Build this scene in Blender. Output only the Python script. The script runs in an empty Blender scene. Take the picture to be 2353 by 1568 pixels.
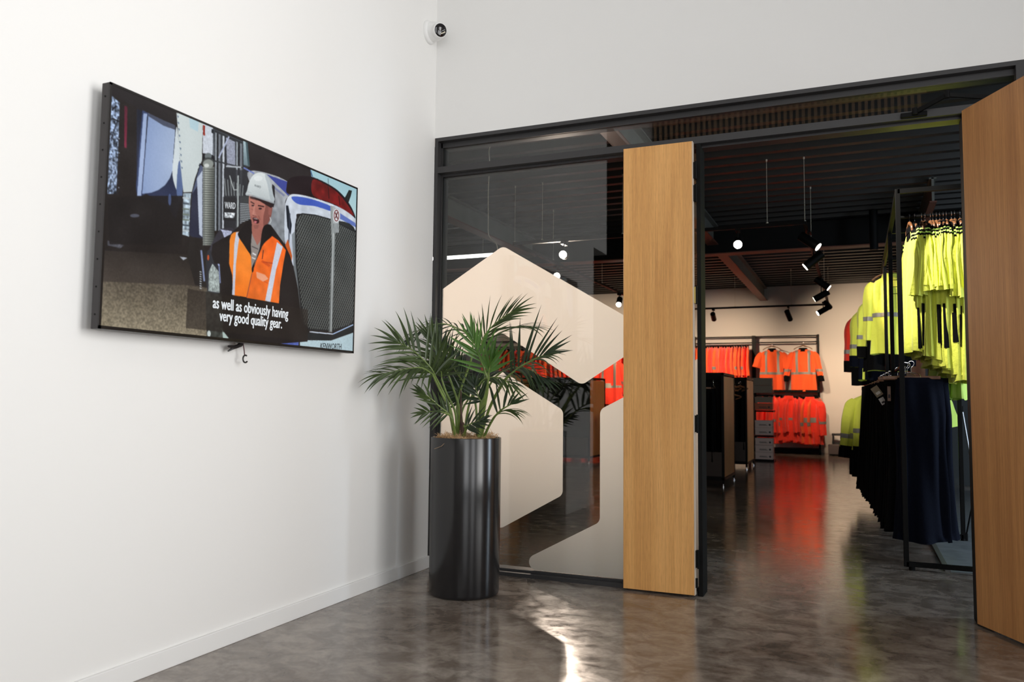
import bpy, bmesh, math, random
import numpy as np
from mathutils import Vector, Matrix
random.seed(7)
PI = math.pi
COL = bpy.context.scene.collection
SC = bpy.context.scene

# ------------------------------------------------------------------ camera
FOC, YAW, PIT, ROL = 1842.547, -0.4061, 0.0720, 0.0104
CAM = Vector((2.4692, -4.4495, 1.05))
def cam_axes():
    cy, sy, cp, sp = math.cos(YAW), math.sin(YAW), math.cos(PIT), math.sin(PIT)
    f = Vector((sy*cp, cy*cp, sp)); r = Vector((cy, -sy, 0)); u = r.cross(f)
    c, s = math.cos(ROL), math.sin(ROL)
    return c*r + s*u, -s*r + c*u, f
CR, CU, CF = cam_axes()
cd = bpy.data.cameras.new('camera'); cam = bpy.data.objects.new('camera', cd); COL.objects.link(cam)
cd.sensor_width = 36; cd.sensor_fit = 'HORIZONTAL'; cd.lens = FOC/2353*36
cd.clip_start = 0.05; cd.clip_end = 100
M = Matrix((CR, CU, -CF)).transposed().to_4x4(); M.translation = CAM
cam.matrix_world = M
cd.dof.use_dof = True; cd.dof.focus_distance = 4.6; cd.dof.aperture_fstop = 3.2
SC.camera = cam
# survey helper: the point of the plane {axis = val} seen at a photo pixel (used for taking measurements)
def at(px, py, val, axis=1):
    d = CF + CR*(px-1176.5)/FOC - CU*(py-784)/FOC
    t = (val - CAM[axis])/d[axis]
    return CAM + t*d

# ------------------------------------------------------------------ world, colour management
w = bpy.data.worlds.new('world'); SC.world = w; w.use_nodes = True
w.node_tree.nodes['Background'].inputs[0].default_value = (0.80, 0.88, 1.0, 1)
w.node_tree.nodes['Background'].inputs[1].default_value = 0.35
SC.view_settings.view_transform = 'Standard'; SC.view_settings.look = 'None'
SC.view_settings.exposure = 0.0; SC.view_settings.gamma = 1; SC.view_settings.use_curve_mapping = False
try:
    SC.cycles.max_bounces = 10; SC.cycles.diffuse_bounces = 5; SC.cycles.glossy_bounces = 5
    SC.cycles.transmission_bounces = 6; SC.cycles.transparent_max_bounces = 12
    SC.cycles.sample_clamp_indirect = 6; SC.cycles.use_denoising = True
    SC.cycles.caustics_reflective = False; SC.cycles.caustics_refractive = False
except Exception: pass

def area(name, loc, aim, sx, sy, energy, col=(1, 1, 1), spread=PI):
    l = bpy.data.lights.new(name, 'AREA'); l.shape = 'RECTANGLE'; l.size = sx; l.size_y = sy
    l.energy = energy; l.color = col; l.spread = spread
    o = bpy.data.objects.new(name, l); COL.objects.link(o); o.location = loc
    o.rotation_euler = (Vector(aim)-Vector(loc)).to_track_quat('-Z', 'Y').to_euler()
    return o
def spot(name, loc, aim, energy, size=1.0, blend=0.6, col=(1, .72, .48), rad=0.04):
    l = bpy.data.lights.new(name, 'SPOT'); l.energy = energy; l.spot_size = size; l.spot_blend = blend
    l.color = col; l.shadow_soft_size = rad
    o = bpy.data.objects.new(name, l); COL.objects.link(o); o.location = loc
    o.rotation_euler = (Vector(aim)-Vector(loc)).to_track_quat('-Z', 'Y').to_euler()
    return o
# lobby window daylight (rear wall and right wall), plus added fill lights
area('daylight_right_window', (6.44, -5.6, 2.2), (0, -4.9, 2.2), 1.5, 3.9, 58, (.98, .985, 1), 2.2)
area('fill_right_wide', (6.44, -2.5, 2.3), (0, -2.3, 2.3), 2.2, 3.6, 49, (1, .99, .975), 1.25)  # added light that evens out the left wall; no window known here
area('daylight_rear_window', (4.6, -7.94, 2.1), (4.6, 0, 2.1), 2.4, 3.4, 115, (.98, .99, 1))
area('fill_rear_high', (2.2, -7.94, 3.9), (1.2, 0, 2.6), 2.2, 1.3, 30, (1, .99, .97))  # added high up for more even walls, not a known window
# daylight into the shop from its street side
area('daylight_shop_window', (6.9, 1.35, 1.6), (3.2, 1.8, 0.6), 1.2, 2.2, 150, (.72, .86, 1))

# ------------------------------------------------------------------ materials
def mat(name, col, rough=.5, metal=0., spec=.5, emit=None, es=0., coat=0., sheen=0., noise=None, bump=None, trans=0.):
    m = bpy.data.materials.new(name); m.use_nodes = True; nt = m.node_tree
    b = nt.nodes['Principled BSDF']
    b.inputs['Base Color'].default_value = (*col, 1); b.inputs['Roughness'].default_value = rough
    b.inputs['Metallic'].default_value = metal; b.inputs['Specular IOR Level'].default_value = spec
    b.inputs['Coat Weight'].default_value = coat; b.inputs['Sheen Weight'].default_value = sheen
    if emit: b.inputs['Emission Color'].default_value = (*emit, 1); b.inputs['Emission Strength'].default_value = es
    tc = nt.nodes.new('ShaderNodeTexCoord')
    if noise:                       # (scale, amount) value variation
        n = nt.nodes.new('ShaderNodeTexNoise'); n.inputs['Scale'].default_value = noise[0]; n.inputs['Detail'].default_value = 5
        nt.links.new(tc.outputs['Object'], n.inputs['Vector'])
        r = nt.nodes.new('ShaderNodeValToRGB')
        r.color_ramp.elements[0].position = .3; r.color_ramp.elements[1].position = .7
        r.color_ramp.elements[0].color = (*[c*(1-noise[1]) for c in col], 1)
        r.color_ramp.elements[1].color = (*[min(1, c*(1+noise[1])) for c in col], 1)
        nt.links.new(n.outputs['Fac'], r.inputs[0]); nt.links.new(r.outputs[0], b.inputs['Base Color'])
    if bump:                        # (scale, strength)
        n2 = nt.nodes.new('ShaderNodeTexNoise'); n2.inputs['Scale'].default_value = bump[0]; n2.inputs['Detail'].default_value = 4
        nt.links.new(tc.outputs['Object'], n2.inputs['Vector'])
        bp = nt.nodes.new('ShaderNodeBump'); bp.inputs['Strength'].default_value = bump[1]; bp.inputs['Distance'].default_value = .02
        nt.links.new(n2.outputs['Fac'], bp.inputs['Height']); nt.links.new(bp.outputs[0], b.inputs['Normal'])
    return m

def wood_mat(name, c1, c2, c3, scale=1.0, rough=.45, axis=2):
    m = bpy.data.materials.new(name); m.use_nodes = True; nt = m.node_tree; b = nt.nodes['Principled BSDF']
    tc = nt.nodes.new('ShaderNodeTexCoord')
    def nz(sc, det, dist=0):
        mp = nt.nodes.new('ShaderNodeMapping'); mp.inputs['Scale'].default_value = sc
        nt.links.new(tc.outputs['Object'], mp.inputs['Vector'])
        n = nt.nodes.new('ShaderNodeTexNoise'); n.inputs['Scale'].default_value = 1; n.inputs['Detail'].default_value = det
        n.inputs['Distortion'].default_value = dist
        nt.links.new(mp.outputs[0], n.inputs['Vector']); return n
    def ax(a, l): v = [a, a, a]; v[axis] = l; return v
    broad = nz(ax(14*scale, .55), 3, .6); fine = nz(ax(160*scale, 3.0), 4); pores = nz(ax(420*scale, 18), 2)
    r = nt.nodes.new('ShaderNodeValToRGB'); e = r.color_ramp.elements
    e[0].position = .32; e[0].color = (*c1, 1); e[1].position = .68; e[1].color = (*c3, 1)
    e2 = r.color_ramp.elements.new(.5); e2.color = (*c2, 1)
    nt.links.new(broad.outputs['Fac'], r.inputs[0])
    mx = nt.nodes.new('ShaderNodeMix'); mx.data_type = 'RGBA'; mx.blend_type = 'MULTIPLY'; mx.inputs[0].default_value = .55
    r2 = nt.nodes.new('ShaderNodeValToRGB'); r2.color_ramp.elements[0].position = .35; r2.color_ramp.elements[0].color = (.80, .76, .72, 1)
    r2.color_ramp.elements[1].position = .62; r2.color_ramp.elements[1].color = (1.12, 1.1, 1.08, 1)
    nt.links.new(fine.outputs['Fac'], r2.inputs[0])
    nt.links.new(r.outputs[0], mx.inputs[6]); nt.links.new(r2.outputs[0], mx.inputs[7])
    mx2 = nt.nodes.new('ShaderNodeMix'); mx2.data_type = 'RGBA'; mx2.blend_type = 'MULTIPLY'; mx2.inputs[0].default_value = .4
    r3 = nt.nodes.new('ShaderNodeValToRGB'); r3.color_ramp.elements[0].position = .38; r3.color_ramp.elements[0].color = (.74, .70, .66, 1)
    r3.color_ramp.elements[1].position = .5
    nt.links.new(pores.outputs['Fac'], r3.inputs[0]); nt.links.new(mx.outputs[2], mx2.inputs[6]); nt.links.new(r3.outputs[0], mx2.inputs[7])
    nt.links.new(mx2.outputs[2], b.inputs['Base Color']); b.inputs['Roughness'].default_value = rough
    return m

def floor_mat():
    m = bpy.data.materials.new('polished concrete'); m.use_nodes = True; nt = m.node_tree; b = nt.nodes['Principled BSDF']
    tc = nt.nodes.new('ShaderNodeTexCoord')
    def nz(s, det, dist=0., rot=0, sc=(1, 1, 1)):
        mp = nt.nodes.new('ShaderNodeMapping'); mp.inputs['Scale'].default_value = sc; mp.inputs['Rotation'].default_value = (0, 0, rot)
        nt.links.new(tc.outputs['Object'], mp.inputs['Vector'])
        n = nt.nodes.new('ShaderNodeTexNoise'); n.inputs['Scale'].default_value = s; n.inputs['Detail'].default_value = det
        n.inputs['Roughness'].default_value = .62; n.inputs['Distortion'].default_value = dist
        nt.links.new(mp.outputs[0], n.inputs['Vector']); return n
    a = nz(1.5, 8, .5); c = nz(8.0, 10, .6, .5, (1, 1.2, 1)); d = nz(42, 5, .2)
    def ramp(n, p0, c0, p1, c1):
        r = nt.nodes.new('ShaderNodeValToRGB'); e = r.color_ramp.elements
        e[0].position = p0; e[0].color = (*c0, 1); e[1].position = p1; e[1].color = (*c1, 1)
        nt.links.new(n.outputs['Fac'], r.inputs[0]); return r
    r1 = ramp(a, .36, (.150, .122, .100), .66, (.30, .270, .240))
    r2 = ramp(c, .40, (.56, .50, .45), .60, (1.22, 1.19, 1.16))
    r3 = ramp(d, .35, (.86, .85, .84), .6, (1.06, 1.06, 1.06))
    def mul(x, y, f):
        k = nt.nodes.new('ShaderNodeMix'); k.data_type = 'RGBA'; k.blend_type = 'MULTIPLY'; k.inputs[0].default_value = f
        nt.links.new(x, k.inputs[6]); nt.links.new(y, k.inputs[7]); return k.outputs[2]
    o = mul(mul(r1.outputs[0], r2.outputs[0], .75), r3.outputs[0], .8)
    nt.links.new(o, b.inputs['Base Color'])
    rr = nt.nodes.new('ShaderNodeMapRange'); rr.inputs['From Min'].default_value = .35; rr.inputs['From Max'].default_value = .7
    rr.inputs['To Min'].default_value = .10; rr.inputs['To Max'].default_value = .20
    nt.links.new(c.outputs['Fac'], rr.inputs['Value']); nt.links.new(rr.outputs[0], b.inputs['Roughness'])
    b.inputs['Specular IOR Level'].default_value = .62
    bp = nt.nodes.new('ShaderNodeBump'); bp.inputs['Strength'].default_value = .06; bp.inputs['Distance'].default_value = .004
    nt.links.new(d.outputs['Fac'], bp.inputs['Height']); nt.links.new(bp.outputs[0], b.inputs['Normal'])
    return m

def glass_mat():
    m = bpy.data.materials.new('clear glass'); m.use_nodes = True; nt = m.node_tree; nt.nodes.clear()
    out = nt.nodes.new('ShaderNodeOutputMaterial'); tr = nt.nodes.new('ShaderNodeBsdfTransparent'); gl = nt.nodes.new('ShaderNodeBsdfGlossy')
    tr.inputs[0].default_value = (.93, .94, .93, 1); gl.inputs['Roughness'].default_value = .0
    fr = nt.nodes.new('ShaderNodeFresnel'); fr.inputs[0].default_value = 1.52
    mx = nt.nodes.new('ShaderNodeMixShader')
    nt.links.new(fr.outputs[0], mx.inputs[0]); nt.links.new(tr.outputs[0], mx.inputs[1]); nt.links.new(gl.outputs[0], mx.inputs[2])
    nt.links.new(mx.outputs[0], out.inputs[0]); return m

def film_mat():
    m = bpy.data.materials.new('frosted film'); m.use_nodes = True; nt = m.node_tree; nt.nodes.clear()
    out = nt.nodes.new('ShaderNodeOutputMaterial')
    t = nt.nodes.new('ShaderNodeBsdfTranslucent'); t.inputs[0].default_value = (.92, .89, .85, 1)
    d = nt.nodes.new('ShaderNodeBsdfDiffuse'); d.inputs[0].default_value = (.80, .78, .75, 1)
    mx = nt.nodes.new('ShaderNodeMixShader'); mx.inputs[0].default_value = .24
    nt.links.new(t.outputs[0], mx.inputs[1]); nt.links.new(d.outputs[0], mx.inputs[2]); nt.links.new(mx.outputs[0], out.inputs[0])
    return m

def emis(name, col, s):
    m = bpy.data.materials.new(name); m.use_nodes = True; nt = m.node_tree; nt.nodes.clear()
    out = nt.nodes.new('ShaderNodeOutputMaterial'); e = nt.nodes.new('ShaderNodeEmission')
    e.inputs[0].default_value = (*col, 1); e.inputs[1].default_value = s; nt.links.new(e.outputs[0], out.inputs[0]); return m

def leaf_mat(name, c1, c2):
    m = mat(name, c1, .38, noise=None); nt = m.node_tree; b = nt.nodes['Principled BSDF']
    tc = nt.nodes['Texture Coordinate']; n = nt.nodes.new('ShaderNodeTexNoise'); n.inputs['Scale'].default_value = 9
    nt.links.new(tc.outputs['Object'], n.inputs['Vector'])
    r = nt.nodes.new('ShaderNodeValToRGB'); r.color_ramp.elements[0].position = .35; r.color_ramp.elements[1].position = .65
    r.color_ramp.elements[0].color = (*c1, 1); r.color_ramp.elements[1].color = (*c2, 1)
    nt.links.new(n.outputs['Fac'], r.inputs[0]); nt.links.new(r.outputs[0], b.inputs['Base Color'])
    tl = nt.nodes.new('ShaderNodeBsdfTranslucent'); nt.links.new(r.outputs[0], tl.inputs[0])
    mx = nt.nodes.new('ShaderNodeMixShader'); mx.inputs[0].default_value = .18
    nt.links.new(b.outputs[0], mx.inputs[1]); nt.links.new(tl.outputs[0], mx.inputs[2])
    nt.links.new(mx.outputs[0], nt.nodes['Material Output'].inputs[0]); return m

MT = dict(
    wall=mat('white painted plaster', (.80, .795, .78), .75, bump=(60, .02)),
    skirt=mat('white satin skirting paint', (.80, .80, .79), .45),
    ceil_w=mat('white ceiling paint', (.80, .80, .79), .8),
    floor=floor_mat(),
    frame=mat('charcoal powder coat', (.030, .029, .030), .42, spec=.5),
    black=mat('satin black steel', (.0025, .0025, .0025), .5, spec=.12),
    blackm=mat('matt black paint', (.004, .004, .004), .6, spec=.15),
    deck=mat('black painted roof deck', (.008, .0072, .0066), .5),
    flange=mat('grey primed steel beam', (.13, .13, .115), .55, noise=(6, .15)),
    redlit_steel=mat('red lit steel flange', (.13, .045, .028), .55),  # red bounce of the orange clothes put into the flange colour
    farwall=mat('shop white wall paint', (.74, .72, .69), .8),
    slate=mat('slate grey wall paint', (.045, .052, .056), .7),
    darkbrown=mat('dark corridor paint', (.04, .03, .026), .8),
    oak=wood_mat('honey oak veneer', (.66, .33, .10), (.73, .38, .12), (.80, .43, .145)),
    oak_shaded=wood_mat('shaded oak veneer', (.44, .20, .068), (.50, .235, .082), (.58, .285, .10)),  # same oak as the narrow leaf, the wide leaf's shade in its colour
    ply=wood_mat('pale timber edge', (.58, .47, .36), (.62, .51, .40), (.68, .57, .45)),
    hangw=mat('varnished beech', (.20, .085, .035), .4, noise=(30, .2)),
    brass=mat('brass', (.55, .42, .15), .3, 1),
    chrome=mat('chrome', (.75, .75, .78), .15, 1),
    pot=mat('gloss black planter glaze', (.010, .0095, .010), .20, spec=.5),
    coir=mat('coconut coir', (.52, .33, .17), .9, noise=(60, .35)),
    soil=mat('coir bed', (.34, .20, .10), .95, noise=(80, .4)),
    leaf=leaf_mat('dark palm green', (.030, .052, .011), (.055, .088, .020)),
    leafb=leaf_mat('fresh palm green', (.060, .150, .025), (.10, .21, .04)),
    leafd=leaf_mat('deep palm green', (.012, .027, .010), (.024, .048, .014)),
    stem=mat('palm stalk green', (.14, .20, .045), .45, noise=(25, .3)),
    stemd=mat('dry brown sheath', (.10, .055, .04), .8, noise=(40, .4)),
    tvbody=mat('television dark metal', (.035, .031, .032), .42, .3),
    tvbez=mat('television black bezel', (.010, .008, .008), .3),
    camw=mat('white camera plastic', (.80, .80, .79), .4),
    camb=mat('camera black glass', (.006, .005, .006), .08, spec=.6),
    led=mat('camera pale led plastic', (.75, .68, .55), .4),
    hvo=mat('fluorescent orange cloth', (1.0, .115, .018), .85, sheen=.3, bump=(22, .5)),
    hvr=mat('fluorescent red orange cloth', (1.0, .040, .014), .85, sheen=.3, bump=(22, .5)),
    hvy=mat('fluorescent yellow cloth', (.80, .86, .10), .85, sheen=.3, bump=(22, .4)),
    hvg=mat('fluorescent lime cloth', (.60, .85, .16), .85, sheen=.2),
    navy=mat('navy cotton drill', (.0035, .005, .012), .9, spec=.10, bump=(120, .15)),
    blackc=mat('black cotton drill', (.004, .004, .0045), .9, spec=.08, bump=(120, .15)),
    tape=mat('silver reflective tape', (.26, .25, .23), .5, .1),
    box=mat('kraft shoe box card', (.58, .44, .37), .8),
    boxd=mat('dark olive box card', (.22, .17, .12), .8),
    boxr=mat('rust box card', (.42, .11, .05), .8),
    print=mat('dark box print', (.05, .04, .04), .8),
    tagw=mat('white card tag', (.55, .52, .50), .7),
    pink=mat('clear pink plastic strip', (.65, .16, .14), .2),
    cable=mat('off white cable', (.55, .50, .40), .6),
    blackcable=mat('black cable', (.010, .008, .008), .5),
    rod=mat('grey aluminium rod', (.45, .46, .48), .35, .8),
    batten=mat('warm timber batten', (.72, .44, .24), .5),
    glass=glass_mat(), film=film_mat(),
    lamp=emis('warm lamp lens', (1, .90, .76), 14.0),
    lampf=emis('warm lamp face', (1, .93, .82), 25.0),
    ledtube=emis('cool white light tube', (1, .98, .94), 7.0),
    text=emis('screen white letters', (.86, .90, .93), .95),
    textd=emis('screen dark letters', (.10, .12, .13), .8),
    alu=mat('brushed floor strip', (.20, .20, .20), .4, .6),
)

# ------------------------------------------------------------------ builders
class MB:
    def __init__(s): s.v = []; s.f = []
    def add(s, vs, fs):
        n = len(s.v); s.v += [tuple(x) for x in vs]; s.f += [tuple(i+n for i in f) for f in fs]; return s
    def box(s, x0, x1, y0, y1, z0, z1):
        v = [(x0,y0,z0),(x1,y0,z0),(x1,y1,z0),(x0,y1,z0),(x0,y0,z1),(x1,y0,z1),(x1,y1,z1),(x0,y1,z1)]
        return s.add(v, [(0,3,2,1),(4,5,6,7),(0,1,5,4),(1,2,6,5),(2,3,7,6),(3,0,4,7)])
    def bar(s, a, b, r=.01, n=8, r2=None, cap=True):
        a = Vector(a); b = Vector(b); d = (b-a).normalized(); r2 = r if r2 is None else r2
        u = d.orthogonal().normalized(); w_ = d.cross(u)
        v = [a + r*(math.cos(2*PI*i/n)*u + math.sin(2*PI*i/n)*w_) for i in range(n)] + \
            [b + r2*(math.cos(2*PI*i/n)*u + math.sin(2*PI*i/n)*w_) for i in range(n)]
        f = [(i, (i+1) % n, n+(i+1) % n, n+i) for i in range(n)]
        if cap: f += [tuple(range(n))[::-1], tuple(range(n, 2*n))]
        return s.add(v, f)
    def sq(s, a, b, w_, up=(0, 0, 1), h=None):
        a = Vector(a); b = Vector(b); d = (b-a).normalized(); h = w_ if h is None else h
        up = Vector(up)
        if abs(d.dot(up)) > .95: up = Vector((0, 1, 0))
        sd = d.cross(up).normalized()*w_/2; u2 = sd.cross(d).normalized()*h/2
        v = [a-sd-u2, a+sd-u2, a+sd+u2, a-sd+u2, b-sd-u2, b+sd-u2, b+sd+u2, b-sd+u2]
        return s.add(v, [(0,3,2,1),(4,5,6,7),(0,1,5,4),(1,2,6,5),(2,3,7,6),(3,0,4,7)])
    def tube(s, pts, r, n=7):
        pts = [Vector(p) for p in pts]; vs = []; fs = []; u = None
        for i, p in enumerate(pts):
            d = (pts[min(i+1, len(pts)-1)] - pts[max(i-1, 0)]).normalized()
            if u is None: u = d.orthogonal().normalized()
            u = (u - u.dot(d)*d).normalized(); w_ = d.cross(u)
            rr = r[i] if isinstance(r, (list, tuple)) else r
            vs += [p + rr*(math.cos(2*PI*k/n)*u + math.sin(2*PI*k/n)*w_) for k in range(n)]
        for i in range(len(pts)-1):
            for k in range(n): fs.append((i*n+k, i*n+(k+1) % n, (i+1)*n+(k+1) % n, (i+1)*n+k))
        fs += [tuple(range(n))[::-1], tuple(range((len(pts)-1)*n, len(pts)*n))]
        return s.add(vs, fs)
    def lathe(s, prof, c=(0, 0, 0), n=48, axis=None):
        vs = []; fs = []; m = len(prof)
        R = Matrix.Identity(3)
        if axis is not None: R = Vector(axis).to_track_quat('Z', 'Y').to_matrix()
        for r, z in prof:
            for k in range(n):
                a = 2*PI*k/n; vs.append(Vector(c) + R @ Vector((r*math.cos(a), r*math.sin(a), z)))
        for i in range(m-1):
            for k in range(n): fs.append((i*n+k, i*n+(k+1) % n, (i+1)*n+(k+1) % n, (i+1)*n+k))
        if prof[0][0] > 1e-5: fs.append(tuple(range(n))[::-1])
        if prof[-1][0] > 1e-5: fs.append(tuple(range((m-1)*n, m*n)))
        return s.add(vs, fs)
    def build(s, name, m, parent=None, smooth=False, bevel=0., label=None):
        me = bpy.data.meshes.new(name); me.from_pydata(s.v, [], s.f); me.materials.append(m)
        if smooth:
            for p in me.polygons: p.use_smooth = True
            try: me.set_sharp_from_angle(angle=math.radians(42))
            except Exception: pass
        me.validate(); me.update()
        o = bpy.data.objects.new(name, me); COL.objects.link(o)
        if parent: o.parent = parent; o.matrix_parent_inverse = parent_inv(parent)
        if bevel:
            b = o.modifiers.new('bevel', 'BEVEL'); b.width = bevel; b.segments = 2; b.limit_method = 'ANGLE'
        if label: o['label'] = label
        return o
def wm(o):
    m = Matrix.LocRotScale(o.location, o.rotation_euler, o.scale)
    return wm(o.parent) @ o.matrix_parent_inverse @ m if o.parent else m
def parent_inv(p): return wm(p).inverted() if WORLD_COORDS[0] else Matrix.Identity(4)
WORLD_COORDS = [True]     # parts are written in world coordinates unless a builder switches to local ones
def tag(o, label, cat, group=None, kind=None):
    o['label'] = label; o['category'] = cat
    if group: o['group'] = group
    if kind: o['kind'] = kind
    return o
def thing(name, label, cat, loc=(0, 0, 0), rz=0., group=None):
    o = bpy.data.objects.new(name, None); COL.objects.link(o); o.location = loc; o.rotation_euler = (0, 0, rz)
    o.empty_display_size = .05
    return tag(o, label, cat, group)
def struct(o, label=None):
    o['kind'] = 'structure'
    if label: o['label'] = label
    return o
def copy_tree(o, parent=None):
    c = o.copy(); COL.objects.link(c)
    if parent: c.parent = parent
    for ch in list(o.children): copy_tree(ch, c)
    return c

# ------------------------------------------------------------------ the setting
struct(MB().box(-7.5, 7.5, -8.2, 13.6, -.2, 0).build('floor', MT['floor']), 'polished mottled grey brown concrete floor')
struct(MB().box(2.985, 7.1, 1.30, 7.35, 0, .006).build('floor_shop', mat('blue grey floor panel', (.20, .22, .235), .32, noise=(9, .22))), 'blue grey floor patch right of the metal strip')  # lighter, bluish panel laid right of the metal strip
# lobby left wall with an opening further back
struct(MB().box(-.16, 0, -3.28, 0, 0, 5).box(-.16, 0, -3.75, -3.28, 2.62, 5).box(-.16, 0, -8.2, -6.2, 0, 5).box(-.16, 0, -6.2, -3.75, 4.1, 5)
       .build('wall_left', MT['wall']), 'white painted lobby wall carrying the television')
struct(MB().box(-3.2, -3.05, -8.2, -.3, 0, 4.3).box(-3.05, -.16, -.3, -.15, 0, 4.3).box(-3.05, -.16, -8.2, -8.05, 0, 4.3).box(-3.05, -.16, -8.05, -.3, 4.15, 4.3)
       .build('wall_corridor', MT['darkbrown']))
struct(MB().box(-.16, 6.6, 0, .16, 2.72, 5).box(4.62, 6.6, 0, .16, 0, 2.72).build('wall_front', MT['wall']), 'white painted wall above the dark shopfront frame')
struct(MB().box(-.16, 3.0, -8.2, -8.0, 0, 3.2).box(-.16, 1.0, -8.2, -8.0, 3.2, 5).box(3.0, 3.1, -8.2, -8.0, 0, 5).box(1.0, 3.0, -8.2, -8, 4.6, 5)
       .box(6.1, 6.6, -8.2, -8.0, 0, 5).box(3.1, 6.1, -8.2, -8.0, 3.9, 5).build('wall_rear', MT['wall']))
struct(MB().box(6.5, 6.6, -8.0, -6.4, 0, 5).box(6.5, 6.6, -4.8, -3.65, 0, 5).box(6.5, 6.6, -1.35, 0, 0, 5).box(6.5, 6.6, -3.65, -1.35, 4.15, 5).box(6.5, 6.6, -3.65, -1.35, 0, .45).box(6.5, 6.6, -6.4, -4.8, 4.2, 5).box(6.5, 6.6, -6.4, -4.8, 0, .2)
       .build('wall_right', MT['wall']))
struct(MB().box(-.16, 6.6, -8.2, .16, 5, 5.1).build('ceiling', MT['ceil_w']))
o = struct(MB().box(0, .014, -3.28, -.0, 0, .074).build('baseboard_left', MT['skirt'], bevel=.003), 'low white skirting board')
# shop shell
def deck():
    b = MB(); y = .16; p = .29; zt, zb = 3.56, 3.47; prof = []
    while y < 13.5:
        prof += [(y, zt), (y+.15, zt), (y+.18, zb), (y+.26, zb)]; y += p
    v = []; 
    for (yy, zz) in prof: v += [(-7.5, yy, zz), (7.2, yy, zz)]
    f = [(2*i, 2*i+1, 2*i+3, 2*i+2) for i in range(len(prof)-1)]
    b.add(v, f); b.box(-7.5, 7.2, .16, 13.6, 3.60, 3.7); return b
struct(deck().build('ceiling_shop', MT['deck']), 'black ribbed metal roof deck')
struct(MB().box(-7.5, 3.3, 13.36, 13.6, 0, 3.6).build('wall_far', MT['farwall']), 'white end wall of the shop')
struct(MB().box(3.3, 7.2, 7.35, 7.5, 0, 3.6).box(3.3, 3.45, 7.5, 13.6, 0, 3.6).build('wall_partition', MT['slate']), 'slate grey partition wall')
struct(MB().box(-7.6, -7.5, .0, 13.6, 0, 3.6).build('wall_shop_left', MT['farwall']))
struct(MB().box(7.1, 7.2, .16, .6, 0, 3.6).box(7.1, 7.2, 2.1, 7.4, 0, 3.6).box(7.1, 7.2, .6, 2.1, 2.9, 3.6).box(7.1, 7.2, .6, 2.1, 0, .4).build('wall_shop_right', MT['slate']))
struct(MB().box(-7.6, -.16, 0, .16, 0, 3.6).build('wall_shop_front', MT['slate']))
# steel beams
def ibeam(name, x0, x1, y0, y1, zb, along, label, mw, mf):
    t = thing(name, label, 'beam', ((x0+x1)/2, (y0+y1)/2, zb))
    b = MB(); g = MB()
    if along == 'y':
        xc = (x0+x1)/2
        b.box(xc-.012, xc+.012, y0, y1, zb+.014, 3.47)
        g.box(x0, x1, y0, y1, zb, zb+.014)
        b.box(x0, x1, y0, y1, 3.455, 3.469)
    else:
        yc = (y0+y1)/2
        b.box(x0, x1, yc-.012, yc+.012, zb+.014, 3.47); g.box(x0, x1, y0, y1, zb, zb+.014); b.box(x0, x1, y0, y1, 3.455, 3.469)
    b.build('web', mw, t); g.build('lower_flange', mf, t); return t
ibeam('steel_beam', .60, .75, .2, 6.72, 3.20, 'y', 'pale grey steel beam running into the shop from behind the narrow door leaf to the black cross beam', MT['flange'], MT['redlit_steel'])
ibeam('steel_beam', .60, .75, 6.98, 13.35, 3.20, 'y', 'pale grey steel beam between the black cross beam and the white end wall', MT['flange'], MT['redlit_steel'])
ibeam('steel_beam', -2.10, -1.95, .2, 6.72, 3.20, 'y', 'long grey steel beam seen slanting behind the shopfront glass', MT['flange'], MT['redlit_steel'])
ibeam('steel_beam', 3.225, 3.295, 5.1, 6.72, 3.20, 'y', 'steel beam over the yellow shirts beside the wide door', MT['flange'], MT['redlit_steel'])
ibeam('steel_beam', -7.4, 7.0, 6.75, 6.95, 3.08, 'x', 'deep black steel beam crossing the shop ceiling', MT['blackm'], MT['redlit_steel'])
# air duct, dark, behind the crossing beam near the tall rack
tag(MB().bar((2.7, 6.4, 2.95), (2.7, 6.4, 3.45), .05, 16).build('junction_pipe', MT['blackm'], smooth=True), 'short black pipe dropping under the ceiling by the cross beam', 'pipe')

# ------------------------------------------------------------------ shopfront
YG = .06
sf = thing('shopfront_frame', 'charcoal metal shopfront frame with a transom rail under the white wall', 'frame', (0, 0, 0))
b = MB()
b.box(.002, 4.62, .0, .13, 2.697, 2.72)                      # head
b.box(.002, 4.62, .045, .13, 2.665, 2.697)                     # head inner step
b.build('head_rail', MT['frame'], sf)
MB().box(.002, .024, 0, .13, .0, 2.697).box(.024, .034, .045, .13, 0, 2.697).build('side_post', MT['frame'], sf)
MB().box(.024, 4.62, -.003, .13, 2.488, 2.528).box(.034, 4.62, .045, .13, 2.474, 2.488).box(.034, 4.62, .045, .13, 2.528, 2.534).build('transom_rail', MT['frame'], sf)
MB().box(.024, 1.66, -.002, .13, .0, .022).box(.034, 1.66, .045, .13, .022, .034).build('sill_rail', MT['frame'], sf)
MB().box(1.668, 1.69, -.006, .13, 0, 2.488).build('door_post', MT['blackm'], sf)
MB().box(2.975, 3.03, .0, .13, 0, 2.488).build('door_post', MT['blackm'], sf)
MB().box(3.21, 3.25, .0, .13, 2.528, 2.697).build('mullion', MT['frame'], sf)
MB().box(4.58, 4.62, .0, .13, 0, 2.697).build('side_post', MT['frame'], sf)
struct(MB().box(.034, 1.668, YG-.005, YG+.005, .034, 2.474).build('window_1', MT['glass']), 'tall clear glass pane of the shopfront')
struct(MB().box(.034, 3.21, YG-.005, YG+.005, 2.534, 2.665).build('window_2', MT['glass']), 'narrow transom glass over the doors')
struct(MB().box(3.25, 4.58, YG-.005, YG+.005, 2.534, 2.665).build('window_3', MT['glass']))
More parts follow.
